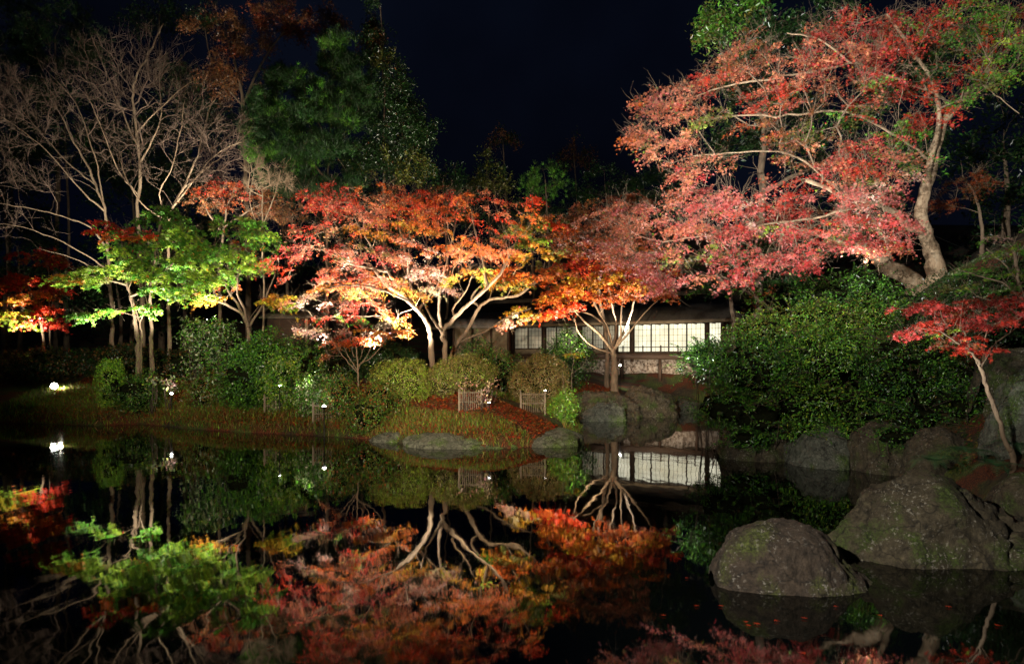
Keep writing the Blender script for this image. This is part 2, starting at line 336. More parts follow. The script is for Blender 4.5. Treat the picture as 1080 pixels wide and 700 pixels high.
DENS = 3.3; PERK = 2.3; SIZK = .98; TIPK = .55
def tree(name, label, D, limbs, pads, leaf='maple', size=.05, per=36, R=.34, seed=1, bf=.35, mat=None, bark=None, cat='tree', group=None,
         twigs=3, tipr=.006, flat=.2, dens=1., up=.55, seglen=.5, twl=.35, crown='crown', gap=-.9, twup=.3, capr=1.0, lk=.8, twmat=None, padoff=0., droop=.22):
    """limbs: [dict(p=[(px,py,dd),..], r=(r0,r1), g=on the ground)], pads: [(px,py,rx,ry,dd,rd,palette)]"""
    rng = np.random.default_rng(seed); mat = mat or M_LEAF; bark = bark or M_BARK
    if leaf == 'maple' and D > 22.2: leaf = 'star'; size *= 1.15
    pk = PERK if leaf in ('maple', 'star') and mat is M_LEAF and D < 30 else 1.4; sk = SIZK if pk == PERK else 1.1
    b0 = limbs[0]['p'][0]; q = P(b0[0], b0[1], D+b0[2]); base = (q[0], q[1], g1(q[0], q[1]))
    root = empty(name, base, label, cat, group)
    pos = []; par = []; rad = []; path = []; elig = []
    tb = MB()
    for li, l in enumerate(limbs):
        pts = [P(a, b_, D+(c_[0] if c_ else 0)) for a, b_, *c_ in l['p']]
        if l.get('g') or li == 0:
            z0 = g1(pts[0][0], pts[0][1]); pts = [np.array([pts[0][0], pts[0][1], z0-.15])]+([] if pts[0][2] < z0+.12 else [])+[p for p in pts if p[2] > z0+.12]
            if len(pts) < 2: continue
            par0 = -1
        else:
            d = np.linalg.norm(np.array(pos)-pts[0], axis=1); par0 = int(d.argmin()); pts[0] = pos[par0].copy()
        cp = catmull(pts, 5); cp[1:-1] += rng.normal(0, .006, (len(cp)-2, 3))*np.linalg.norm(cp[-1]-cp[0])**.5
        r0, r1 = l['r']; r0 *= lk; r1 *= lk; s_ = np.linspace(0, 1, len(cp)); rr = r0+(r1-r0)*s_**.8
        if par0 == -1: rr = rr*(1+.45*np.exp(-s_*10))
        if l.get('bare'): pass
        tb.tube(cp, rr*(1+.05*rng.normal(size=len(cp))), 10)
        pl = 0 if par0 < 0 else path[par0]; prev = par0
        for i_, c_ in enumerate(cp):
            if par0 >= 0 and i_ == 0: continue
            if prev >= 0: pl += np.linalg.norm(c_-pos[prev])
            pos.append(c_); par.append(prev); rad.append(rr[i_]); path.append(pl); elig.append(s_[i_] > l.get('from', .45)); prev = len(pos)-1
    tb.build('trunk', bark, root, smooth=True)
    # attraction points in the pads
    A = []; AC = []; pr = []
    for (px, py, rx, ry, dd, rd, pal, *k) in pads:
        dn = k[0] if k else 1.
        dd += padoff; c_ = P(px, py, D+dd); rX = rx/F*(D+dd); rZ = ry/F*(D+dd)
        vol = rX*rZ*rd; n = max(3, int(dens*dn*DENS*5*(rX*rZ)**.9/(R*R)*.35*(1+rd*.35)))
        d = rng.normal(size=(n, 3)); d /= np.linalg.norm(d, axis=1)[:, None]; d *= rng.uniform(0, 1, (n, 1))**.4
        a = c_+d*[rX, rd, rZ]; keep = snoise(a, 1.7, 2) > gap; a = a[keep]
        A.append(a); AC.append(pick(rng, pal, len(a)))
    A = np.concatenate(A); AC = np.concatenate(AC); n = len(A); n0 = len(pos)
    # minimum spanning growth
    pos = np.array(pos); path = np.array(path); el = np.array(elig); ei = np.where(el)[0]
    Dm = np.linalg.norm(A[:, None]-pos[None, ei], axis=2)+bf*path[None, ei]
    bj = Dm.argmin(1); bc = Dm[np.arange(n), bj]; bp = ei[bj]; dist = bc-bf*path[bp]
    npos = list(pos); npar = list(par); npath = list(path); done = np.zeros(n, bool); idx = np.zeros(n, int)
    for _ in range(n):
        c_ = np.where(done, 1e9, bc); i_ = int(c_.argmin()); done[i_] = True
        k = len(npos); npos.append(A[i_]); npar.append(int(bp[i_])); pl = npath[bp[i_]]+dist[i_]; npath.append(pl); idx[i_] = k
        dn = np.linalg.norm(A-A[i_], axis=1); cn = dn+bf*pl; u_ = (cn < bc) & ~done; bc[u_] = cn[u_]; bp[u_] = k; dist[u_] = dn[u_]
    N_ = len(npos); cnt = np.zeros(N_); 
    for k in range(N_-1, n0-1, -1):
        cnt[k] += 1; p_ = npar[k]
        if p_ >= n0: cnt[p_] += cnt[k]
    r_ = np.zeros(N_); r_[:n0] = rad; r_[n0:] = tipr*TIPK*np.maximum(cnt[n0:], 1)**.46
    for k in range(n0, N_): r_[k] = min(r_[k], r_[npar[k]]*.85*capr if npar[k] < n0 else r_[npar[k]])
    npos = np.array(npos)
    SA = []; SB = []; RA = []; RB = []
    for k in range(n0, N_):
        p_ = npar[k]; a = npos[p_]; b_ = npos[k]; ra = min(r_[p_], r_[k]*1.25); rb = r_[k]
        Ls = np.linalg.norm(b_-a); m_ = max(1, min(5, int(Ls/(seglen*.5)))); prev = a
        bow = rng.normal(0, .06*Ls, 3); bow[2] += .07*Ls
        for q_ in range(1, m_+1):
            t_ = q_/m_; c_ = a+(b_-a)*t_+bow*math.sin(PI*t_)+(rng.normal(0, .02*Ls, 3) if q_ < m_ else 0)
            SA.append(prev); SB.append(c_); RA.append(ra+(rb-ra)*(t_-1/m_)); RB.append(ra+(rb-ra)*t_); prev = c_
    if twigs:
        k = np.repeat(np.arange(n0, N_), twigs); d = npos[k]-npos[np.array(npar)[k]]; d /= np.linalg.norm(d, axis=1)[:, None]+1e-9
        d = d*.8+rng.normal(0, .5, d.shape); d[:, 2] += twup; d /= np.linalg.norm(d, axis=1)[:, None]
        e = npos[k]+d*(twl*rng.uniform(.4, 1.2, len(k)))[:, None]
        d2 = d+rng.normal(0, .45, d.shape); e2 = e+d2/np.linalg.norm(d2, axis=1)[:, None]*(twl*.6*rng.uniform(.4, 1.2, len(k)))[:, None]
        mid = (npos[k]+e)/2; d3 = d+rng.normal(0, .7, d.shape); e3 = mid+d3/np.linalg.norm(d3, axis=1)[:, None]*(twl*.6*rng.uniform(.4, 1.2, len(k)))[:, None]
        rk = np.minimum(r_[k], tipr*TIPK*1.1)
        SA += list(npos[k])+list(e)+list(mid); SB += list(e)+list(e2)+list(e3)
        RA += list(rk)+list(rk*.6)+list(rk*.6); RB += list(rk*.6)+list(rk*.3)+list(rk*.3)
    V, Fq = segs(SA, SB, RA, RB, 4); mesh_np('branches', V, Fq, twmat or bark, root, smooth=True)
    if per:
        ncl = rng.poisson(per*pk, n); ci = np.repeat(np.arange(n), ncl); tot = len(ci)
        cen = A.mean(0); dv = A[:, :2]-cen[:2]; a0 = np.arctan2(dv[:, 1], dv[:, 0])+rng.normal(0, .7, n)   # sprays reach outwards from the tree
        nt_ = 5; fan = rng.normal(0, .55, (n, nt_)); tw = rng.integers(0, nt_, tot); th = a0[ci]+fan[ci, tw]
        tt = rng.uniform(0, 1, tot)**.75; Rn = R*1.5*rng.uniform(.7, 1.3, (n, nt_)); rr = (tt-.25)*Rn[ci, tw]; wd_ = R*.13*(1.25-tt)
        tilt = rng.normal(-.06, .22, (n, nt_)); ox = np.cos(th)*rr+rng.normal(0, 1, tot)*wd_; oy = np.sin(th)*rr+rng.normal(0, 1, tot)*wd_
        oz = rr*tilt[ci, tw]-droop*np.maximum(rr, 0)**2/R+rng.normal(0, R*flat*.5, tot)
        pp = A[ci]+np.stack([ox, oy, oz], -1)
        nr = rng.normal(0, 1, (tot, 3)); nr[:, 2] = np.abs(nr[:, 2])+up
        cc = AC[ci]; sw = rng.uniform(size=tot) < .12; cc[sw] = AC[rng.integers(0, n, sw.sum())]
        br = np.exp(rng.normal(0, .22, n))[ci][:, None]
        add_leaves(crown, rng, pp, nr, size*sk, jit(rng, cc*br, .3), leaf, mat, root)
    return root
def limb(r0, r1, *p, g=False, fr=.45): return dict(p=p, r=(r0, r1), g=g, **{'from': fr})

# ------------------------------------------------------------------ rocks
def rockmat(name, base, moss, lich, mz=.35, ms=.5, mscale=2.2):
    m = bpy.data.materials.new(name); m.use_nodes = True; t = m.node_tree; N = t.nodes.new; b = t.nodes['Principled BSDF']
    c = N('ShaderNodeTexCoord')
    def n(sc, d=8, r=.6):
        q = N('ShaderNodeTexNoise'); q.inputs['Scale'].default_value = sc; q.inputs['Detail'].default_value = d; q.inputs['Roughness'].default_value = r
        t.links.new(c.outputs['Object'], q.inputs['Vector']); return q.outputs['Fac']
    def rmp(f, a, b_, p0, p1):
        r = N('ShaderNodeValToRGB'); r.color_ramp.elements[0].position = p0; r.color_ramp.elements[1].position = p1
        r.color_ramp.elements[0].color = (*a, 1); r.color_ramp.elements[1].color = (*b_, 1); t.links.new(f, r.inputs[0]); return r.outputs[0]
    def mix(f, a, b_):
        q = N('ShaderNodeMix'); q.data_type = 'RGBA'; t.links.new(f, q.inputs[0]); t.links.new(a, q.inputs[6]); t.links.new(b_, q.inputs[7]); return q.outputs[2]
    st = rmp(n(9, 10, .75), tuple(v*.35 for v in base), tuple(v*3.2 for v in base), .38, .66)
    big = rmp(n(1.6, 5), tuple(v*.45 for v in base), tuple(v*1.3 for v in base), .35, .65)
    st = mix(rmp(n(3), (.3, .3, .3), (.7, .7, .7), .4, .6), st, big)
    mo_ = rmp(n(35, 6), tuple(v*.5 for v in moss), tuple(v*3.6 for v in moss), .35, .7)
    k = rmp(n(mscale), (0, 0, 0), (1, 1, 1), .5, .62)
    st = mix(k, st, mo_)
    k2 = rmp(n(30, 5, .6), (0, 0, 0), (.9, .9, .9), .57, .63); k3 = rmp(n(2.7, 2), (0, 0, 0), (1, 1, 1), .45, .6)
    mm = N('ShaderNodeMath'); mm.operation = 'MULTIPLY'; t.links.new(k2, mm.inputs[0]); t.links.new(k3, mm.inputs[1])
    lc = N('ShaderNodeRGB'); lc.outputs[0].default_value = (*lich, 1)
    vo = N('ShaderNodeTexVoronoi'); vo.feature = 'DISTANCE_TO_EDGE'; vo.inputs['Scale'].default_value = 2.6; dn_ = N('ShaderNodeMapping')
    na = N('ShaderNodeTexNoise'); na.inputs['Scale'].default_value = 3; na.inputs['Detail'].default_value = 5; t.links.new(c.outputs['Object'], na.inputs['Vector'])
    va = N('ShaderNodeVectorMath'); va.operation = 'MULTIPLY_ADD'; va.inputs[1].default_value = (.5, .5, .5); t.links.new(na.outputs['Color'], va.inputs[0]); t.links.new(c.outputs['Object'], va.inputs[2]); t.links.new(va.outputs[0], vo.inputs['Vector'])
    ck = rmp(vo.outputs['Distance'], (.22, .22, .22), (1, 1, 1), .004, .035); cm = N('ShaderNodeMix'); cm.data_type = 'RGBA'; cm.blend_type = 'MULTIPLY'; cm.inputs[0].default_value = .8; t.links.new(st, cm.inputs[6]); t.links.new(ck, cm.inputs[7]); st = cm.outputs[2]
    q = N('ShaderNodeMix'); q.data_type = 'RGBA'; t.links.new(mm.outputs[0], q.inputs[0]); t.links.new(st, q.inputs[6]); t.links.new(lc.outputs[0], q.inputs[7])
    t.links.new(q.outputs[2], b.inputs['Base Color']); b.inputs['Roughness'].default_value = .8
    bu = N('ShaderNodeBump'); bu.inputs['Strength'].default_value = 1; bu.inputs['Distance'].default_value = .05
    bu2 = N('ShaderNodeBump'); bu2.inputs['Strength'].default_value = 1; bu2.inputs['Distance'].default_value = .22
    t.links.new(n(5, 9, .65), bu2.inputs['Height']); t.links.new(n(32, 6, .7), bu.inputs['Height']); t.links.new(bu2.outputs[0], bu.inputs['Normal']); t.links.new(bu.outputs[0], b.inputs['Normal'])
    return m
M_ROCK1 = rockmat('lichened_boulder', (.062, .045, .031), (.04, .05, .010), (.36, .34, .30))
M_ROCK2 = rockmat('mossy_boulder', (.085, .070, .042), (.035, .055, .009), (.40, .38, .32))
M_ROCK3 = rockmat('bank_stone', (.12, .13, .10), (.05, .09, .015), (.35, .38, .32), mscale=1.4)
def rock(name, label, prof, D, depth, mat, seed=0, amp=.07, cat='rock', group=None, lean=0, zb=-.3, nu=130, nv=80, facets=11, cut=(.84, .96)):
    """prof: silhouette [(px,py)] left to right at distance D; the body is rounded in depth"""
    q = np.array([P(a, b_, D) for a, b_ in prof]); xs = q[:, 0]; zs = q[:, 2]; x0, x1 = xs[0], xs[-1]
    cx = (x0+x1)/2; root = empty(name, (cx, D, zb), label, cat, group)
    U = np.linspace(0, 1, nu); Vv = np.linspace(0, PI, nv); top = catmull(np.stack([xs, zs*0, zs], -1), 12)
    V = np.zeros((nv, nu, 3))
    for a_, u in enumerate(U):
        x = x0+(x1-x0)*(.5-.5*math.cos(PI*u)); h = np.interp(x, top[:, 0], top[:, 2])-zb
        wd = depth*math.sqrt(max(0., 1-((x-cx)/((x1-x0)/2*1.02))**2))**.8+.01
        c_, s_ = np.cos(Vv), np.sin(Vv)
        V[:, a_, 0] = x; V[:, a_, 1] = D-wd*c_+lean*s_*h; V[:, a_, 2] = zb+h*s_**.8
    fl = V.reshape(-1, 3); rg = np.random.default_rng(seed+100); cc0 = np.array([cx, D, zb+.35*(zs.max()-zb)])
    for _ in range(facets):
        nv_ = rg.normal(size=3); nv_[2] = abs(nv_[2])*.7; nv_ /= np.linalg.norm(nv_); sup = ((fl-cc0) @ nv_); lim = sup.max()*rg.uniform(*cut)
        over = np.maximum(sup-lim, 0); fl -= (over*.75)[:, None]*nv_
    fl = np.ascontiguousarray(fl)
    for k in range(len(fl)):
        p = Vector(fl[k]+seed*7.3); d = mnoise.fractal(p*1.3, 1, 2, 3)*amp+mnoise.fractal(p*4.5, .7, 2.1, 6)*amp*.55+mnoise.turbulence(p*9, 4, False)*amp*.10
        c2 = mnoise.cell_vector(p*2.2); 
        nrm = Vector((fl[k][0]-cx, (fl[k][1]-D)*1.2, .5)); nrm.normalize()
        rdg = abs(mnoise.noise(p*1.7+Vector((9, 1, 4)))); d -= amp*.7*max(0, .10-rdg)/.10*(.5+mnoise.noise(p*.9))
        fl[k] += np.array(nrm*d)
    i, j = np.meshgrid(np.arange(nv-1), np.arange(nu-1), indexing='ij')
    f = np.stack([i*nu+j, i*nu+j+1, (i+1)*nu+j+1, (i+1)*nu+j], -1).reshape(-1, 4)
    o = mesh_np(name, fl-np.array([cx, D, zb]), f, mat, None, smooth=True); o.location = (cx, D, zb)
    bpy.data.objects.remove(root); return tag(o, label, cat, group)

# ------------------------------------------------------------------ shrubs
def bush(name, label, D, blobs, pal, size=.035, dens=1., kind='oval', mat=None, seed=1, cat='shrub', group=None, core=.60, rough=.14, shell=.35, stems=7, outw=.8, clump=-.75, ext=True, sprigs=0, sprl=.3):
    rng = np.random.default_rng(seed); mat = mat or M_GLOSS; size *= .82
    c0 = P(blobs[0][0], blobs[0][1], D+blobs[0][4]); base = (c0[0], c0[1], g1(c0[0], c0[1]))
    root = empty(name, base, label, cat, group); PP = []; NN = []; CC = []; cb = MB(); sb = MB()
    for (px, py, rx, ry, dd, rd, *k) in blobs:
        c_ = P(px, py, D+dd); r = np.array([rx/F*(D+dd), rd, ry/F*(D+dd)]); gd = g1(c_[0], c_[1])
        if ext and 0 < c_[2]-r[2]-gd+.1 < 1.6: tp_ = c_[2]+r[2]; r[2] = (tp_-gd+.1)/2; c_[2] = tp_-r[2]
        area = 4*PI*((r[0]*r[1])**1.6/3+(r[0]*r[2])**1.6/3+(r[1]*r[2])**1.6/3)**(1/1.6)
        n = int(dens*area/(size*size*.84)*1.15)
        d = rng.normal(size=(n, 3)); d /= np.linalg.norm(d, axis=1)[:, None]
        f_ = (1+rough*snoise(d*3+c_, 1.5, 1)+rough*.6*snoise(d*7+c_, 1.5, 3))*(1-shell*rng.uniform(0, 1, n)**1.8)
        p = c_+d*r*f_[:, None]; p += rng.normal(0, size*.8, p.shape)
        nr = d/r; nr /= np.linalg.norm(nr, axis=1)[:, None]; nr = nr*outw+rng.normal(0, .6, nr.shape)+[0, 0, .25]
        ok = p[:, 2] > gz(p[:, 0], p[:, 1])+.01
        ok &= (snoise(p, 3.2, 2)+.7*snoise(p, 8, 0)) > clump
        PP.append(p[ok]); NN.append(nr[ok]); cl = pick(rng, k[0] if k else pal, int(ok.sum())); CC.append(cl)
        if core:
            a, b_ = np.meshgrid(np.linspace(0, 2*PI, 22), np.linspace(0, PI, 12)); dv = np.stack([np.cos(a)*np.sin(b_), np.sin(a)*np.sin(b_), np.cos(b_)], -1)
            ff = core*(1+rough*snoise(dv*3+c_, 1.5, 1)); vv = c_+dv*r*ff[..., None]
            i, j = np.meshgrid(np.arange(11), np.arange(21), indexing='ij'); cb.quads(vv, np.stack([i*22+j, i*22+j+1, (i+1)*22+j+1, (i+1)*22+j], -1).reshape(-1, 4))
        if sprigs:
            m_ = int(sprigs*area); d = rng.normal(size=(m_, 3)); d /= np.linalg.norm(d, axis=1)[:, None]; d = d[d[:, 1] < .4]; m_ = len(d)
            q0 = c_+d*r*.9; g_ = d*[1, 1, .6]+rng.normal(0, .35, d.shape)+[0, 0, .35]; g_ /= np.linalg.norm(g_, axis=1)[:, None]; ln = sprl*rng.uniform(.5, 1.5, m_)
            for t_ in np.linspace(.15, 1, 9):
                for sg in (-1, 1):
                    sd = np.cross(g_, [0, 0, 1.]); pp_ = q0+g_*(ln*t_)[:, None]+sd*sg*size*.7-np.array([0, 0, 1])*(ln*.35*t_*t_)[:, None]
                    ok2 = pp_[:, 2] > np.maximum(gz(pp_[:, 0], pp_[:, 1]), 0)+.02; PP.append(pp_[ok2]); NN.append((rng.normal(0, .45, pp_.shape)+[0, -.3, .8])[ok2]); CC.append(pick(rng, k[0] if k else pal, m_)[ok2])
            A_ = q0; B_ = q0+g_*ln[:, None]-np.array([0, 0, 1])*(ln*.35)[:, None]; vv_, ff_ = segs(A_, B_, np.full(m_, .006), np.full(m_, .003), 4); sb.quads(vv_, ff_)
        for _ in range(stems):
            e = c_+(rng.normal(0, .45, 3))*r; g_ = np.array([c_[0]+rng.normal(0, .15*r[0]), c_[1], g1(c_[0], c_[1])-.05]); e[2] = max(e[2], g_[2]+.1)
            sb.tube(catmull([g_, (g_+e)/2+rng.normal(0, .05, 3), e], 3), np.linspace(.014, .005, 7), 5)
    PP = np.concatenate(PP); add_leaves('foliage', rng, PP, np.concatenate(NN), size, jit(rng, np.concatenate(CC), .28), kind, mat, root)
    if core: cb.build('dark_core', M_CORE, root, True)  # solid dark shell added to block see-through and darken the gaps
    if stems: sb.build('stems', M_BARKD, root, True)
    return root
#==OBJECTS==
# ------------------------------------------------------------------ teahouse
e = (TH_B-TH_A)/np.linalg.norm(TH_B-TH_A); E = np.array([e[0], e[1], 0]); NO = np.array([e[1], -e[0], 0]); UP = np.array([0, 0, 1.])
O0 = np.array([TH_A[0], TH_A[1], 0]); LEN = float(np.linalg.norm(TH_B-TH_A))
def hit(px, t=0.):
    o = O0[:2]+NO[:2]*t; k = (px-540)/F     # o.x+s e.x = k (o.y+s e.y)
    return (k*o[1]-o[0])/(e[0]-k*e[1])
def T(s, t, z): return O0+E*s+NO*t+UP*z
M_PAPER = bpy.data.materials.new('lit_paper'); M_PAPER.use_nodes = True
t = M_PAPER.node_tree; b = t.nodes['Principled BSDF']; b.inputs['Base Color'].default_value = (.62, .60, .48, 1); b.inputs['Roughness'].default_value = .9
n = t.nodes.new('ShaderNodeTexNoise'); n.inputs['Scale'].default_value = .9; n.inputs['Detail'].default_value = 3
r = t.nodes.new('ShaderNodeValToRGB'); r.color_ramp.elements[0].color = (.40, .38, .26, 1); r.color_ramp.elements[1].color = (.70, .68, .52, 1)
r.color_ramp.elements[0].position = .35; r.color_ramp.elements[1].position = .65
c = t.nodes.new('ShaderNodeTexCoord'); t.links.new(c.outputs['Object'], n.inputs['Vector']); t.links.new(n.outputs['Fac'], r.inputs[0])
t.links.new(r.outputs[0], b.inputs['Emission Color']); b.inputs['Emission Strength'].default_value = 1.35
M_PAPERD = M_PAPER.copy(); M_PAPERD.name = 'dim_paper'; M_PAPERD.node_tree.nodes['Principled BSDF'].inputs['Emission Strength'].default_value = .11
M_ROOF = noisy('bark_roof', [(.06, .045, .03), (.15, .12, .085)], 14, .9, .5, stretch=(1, 1, 1))
M_PLASTER = noisy('earth_wall', [(.22, .16, .09), (.32, .25, .16)], 3, .95, .2)
M_STONE = noisy('pale_stone', [(.05, .035, .025), (.34, .26, .20), (.62, .54, .46)], 9, .9, 1, pos=[.38, .48, .6])
th = empty('teahouse', T(LEN/2, -1.5, 1.1), 'long wooden teahouse with lit paper screens and a veranda behind the pond', 'house')
zf = 2.08; zt = 3.78; depth = 4.2
mb = MB(); mb.box(T(LEN/2, -depth/2-.1, (zf+zt)/2), E*(LEN/2), NO*(depth/2), UP*((zt-zf)/2+.25)); mb.build('wall', M_PLASTER, th)
mb = MB(); mb.box(T(LEN/2, .35, zf+.13), E*(LEN/2+.2), NO*.55, UP*.13); mb.build('veranda_floor', M_WOOD, th)
s_post = [hit(v) for v in (500, 541, 574, 612, 651, 667, 746, 763)]
for s_ in s_post:
    p = MB(); p.box(T(s_, .03, (zf+zt)/2), E*.075, NO*.07, UP*((zt-zf)/2+.15)); p.build('post', M_WOOD, th)
mb = MB(); mb.box(T(LEN/2, .04, zt+.06), E*(LEN/2), NO*.06, UP*.09); mb.build('lintel', M_WOOD, th)
def shoji(sa, sb, z0, z1, mat, rows=5, cols=4):
    f = MB(); w_ = .014
    f.box(T((sa+sb)/2, .035, z0+.03), E*(sb-sa)/2, NO*.018, UP*.03); f.box(T((sa+sb)/2, .035, z1-.02), E*(sb-sa)/2, NO*.018, UP*.02)
    for s_ in (sa+w_, sb-w_): f.box(T(s_, .036, (z0+z1)/2), E*w_, NO*.018, UP*((z1-z0)/2))
    o = f.build('shoji_screen', M_WOOD, th)
    p = MB(); p.box(T((sa+sb)/2, .02, (z0+z1)/2), E*((sb-sa)/2-.01), NO*.004, UP*((z1-z0)/2-.01)); p.build('paper', mat, o)
    g = MB()
    for i in range(1, cols): g.box(T(sa+(sb-sa)*i/cols, .032, (z0+z1)/2), E*.006, NO*.006, UP*((z1-z0)/2-.03))
    for i in range(1, rows): g.box(T((sa+sb)/2, .0335, z0+(z1-z0)*i/rows), E*((sb-sa)/2-.03), NO*.006, UP*.006)
    g.build('lattice', M_WOOD, o)
def run(pa, pb, n, mat, z0=zf+.28, z1=zt-.03):
    a, b_ = hit(pa), hit(pb)
    for i in range(n): shoji(a+(b_-a)*i/n+.004, a+(b_-a)*(i+1)/n-.004, z0, z1, mat)
run(669, 744, 4, M_PAPER); run(748, 761, 1, M_PAPER); run(652, 665, 1, M_PAPER)
run(614, 649, 3, M_PAPERD, zf+.45); run(576, 610, 3, M_PAPERD, zf+.45); run(543, 572, 2, M_PAPERD, zf+.5); run(503, 526, 1, M_PAPERD, zf+.85, zt-.35)
mb = MB(); a, b_ = hit(529), hit(539); mb.box(T((a+b_)/2, .06, (zf+zt)/2+.05), E*(b_-a)/2, NO*.03, UP*((zt-zf)/2-.2)); mb.build('door', noisy('red_timber', [(.14, .04, .02), (.22, .07, .035)], 6, .6, .2), th)
# railing
mb = MB()
for z in (2.62, 2.40): mb.box(T((hit(655)+hit(762))/2, .82, z), E*((hit(762)-hit(655))/2), NO*.022, UP*.02)
rl = mb.build('railing', M_WOOD, th)
for px in (657, 678, 697, 715, 733, 752):
    p = MB(); p.box(T(hit(px, .82), .82, 2.47), E*.024, NO*.024, UP*.23); p.build('baluster', M_WOOD, rl)
for px in (560, 610, 656, 696, 735, 760):
    p = MB(); p.box(T(hit(px, .6), .6, 1.55), E*.06, NO*.06, UP*.52); p.build('support_post', M_WOOD, th)
# roof: eaves, ridge, rafters
def slab(p, q, r_, s_, th_, mb_):
    v = [np.array(a) for a in (p, q, r_, s_)]; v += [a-UP*th_ for a in v]
    mb_.quads(v, [(0, 1, 2, 3), (7, 6, 5, 4), (0, 4, 5, 1), (1, 5, 6, 2), (2, 6, 7, 3), (3, 7, 4, 0)])
mb = MB(); slab(T(-.9, 1.15, 3.86), T(LEN+.6, 1.15, 3.86), T(LEN-.6, -2.3, 5.3), T(.6, -2.3, 5.3), .16, mb)
slab(T(LEN+.6, -5.4, 3.86), T(-.9, -5.4, 3.86), T(.6, -2.31, 5.3), T(LEN-.6, -2.31, 5.3), .16, mb)
slab(T(-.9, -5.4, 3.86), T(-.9, 1.15, 3.86), T(.59, -2.3, 5.3), T(.59, -2.305, 5.3), .16, mb); slab(T(LEN+.6, 1.15, 3.86), T(LEN+.6, -5.4, 3.86), T(LEN-.59, -2.305, 5.3), T(LEN-.59, -2.3, 5.3), .16, mb)
rf = mb.build('roof', M_ROOF, th)
mb = MB(); mb.box(T(LEN/2, -2.3, 5.36), E*(LEN/2-.5), NO*.16, UP*.11); mb.build('ridge', M_ROOF, rf)
mb = MB(); mb.box(T(LEN/2-.15, 1.17, 3.76), E*(LEN/2+.7), NO*.02, UP*.07); mb.build('eave_board', M_PLASTER, rf)
mb = MB()
for i in range(38): mb.box(T(-.6+i*(LEN+1)/37, .6, 3.70+.0), E*.025, NO*.52+UP*-.0, UP*.03)
mb.build('rafters', M_WOOD, rf)
# cobbled foundation
mb = MB(); mb.box(T(LEN/2, -.3, 1.62), E*(LEN/2), NO*.3, UP*.42); mb.build('foundation', M_STONE, th)
# small annex with a pale gable at the left
an = empty('garden_shed', P(512, 345, 33.5), 'low shed with pale sloping eaves in front of the dim end of the teahouse', 'shed')
cxx, cyy = P(508, 345, 33.5)[0], 33.5
mb = MB(); mb.box((cxx, cyy, 2.35), (1.3, 0, 0), (0, .8, 0), (0, 0, 1.3)); mb.build('wall', M_PLASTER, an)
mb = MB(); slab((cxx-1.7, cyy-1.3, 3.6), (cxx+1.7, cyy-1.3, 3.6), (cxx+1.4, cyy+.1, 4.35), (cxx-1.4, cyy+.1, 4.35), .08, mb); slab((cxx+1.7, cyy+1.4, 3.6), (cxx-1.7, cyy+1.4, 3.6), (cxx-1.4, cyy+.11, 4.35), (cxx+1.4, cyy+.11, 4.35), .08, mb)
mb.build('roof', noisy('shingles', [(.14, .12, .10), (.30, .26, .22)], 10, .9, .3), an)
for dx in (-1.3, -.4, .5, 1.3):
    p = MB(); p.box((cxx+dx, cyy-.83, 2.3), (.05, 0, 0), (0, .05, 0), (0, 0, 1.25)); p.build('post', M_WOOD, an)
# dark pump hut at the left
hx, hy = P(308, 335, 25.5)[:2]; hz_ = g1(hx, hy)
hu = empty('garden_hut', (hx, hy, hz_), 'small dark brown hut half hidden under the left maples', 'hut')
mb = MB(); mb.box((hx, hy, hz_+.95), (.72, 0, 0), (0, .6, 0), (0, 0, .95)); mb.build('wall', M_WOOD, hu)
mb = MB(); slab((hx-.9, hy-.9, hz_+1.95), (hx+.9, hy-.9, hz_+1.95), (hx+.85, hy+.8, hz_+2.35), (hx-.85, hy+.8, hz_+2.35), .07, mb); mb.build('roof', M_ROOF, hu)
p = MB(); p.box((hx+.73, hy-.62, hz_+.96), (.05, 0, 0), (0, .04, 0), (0, 0, .97)); p.build('post', M_BARKP, hu)

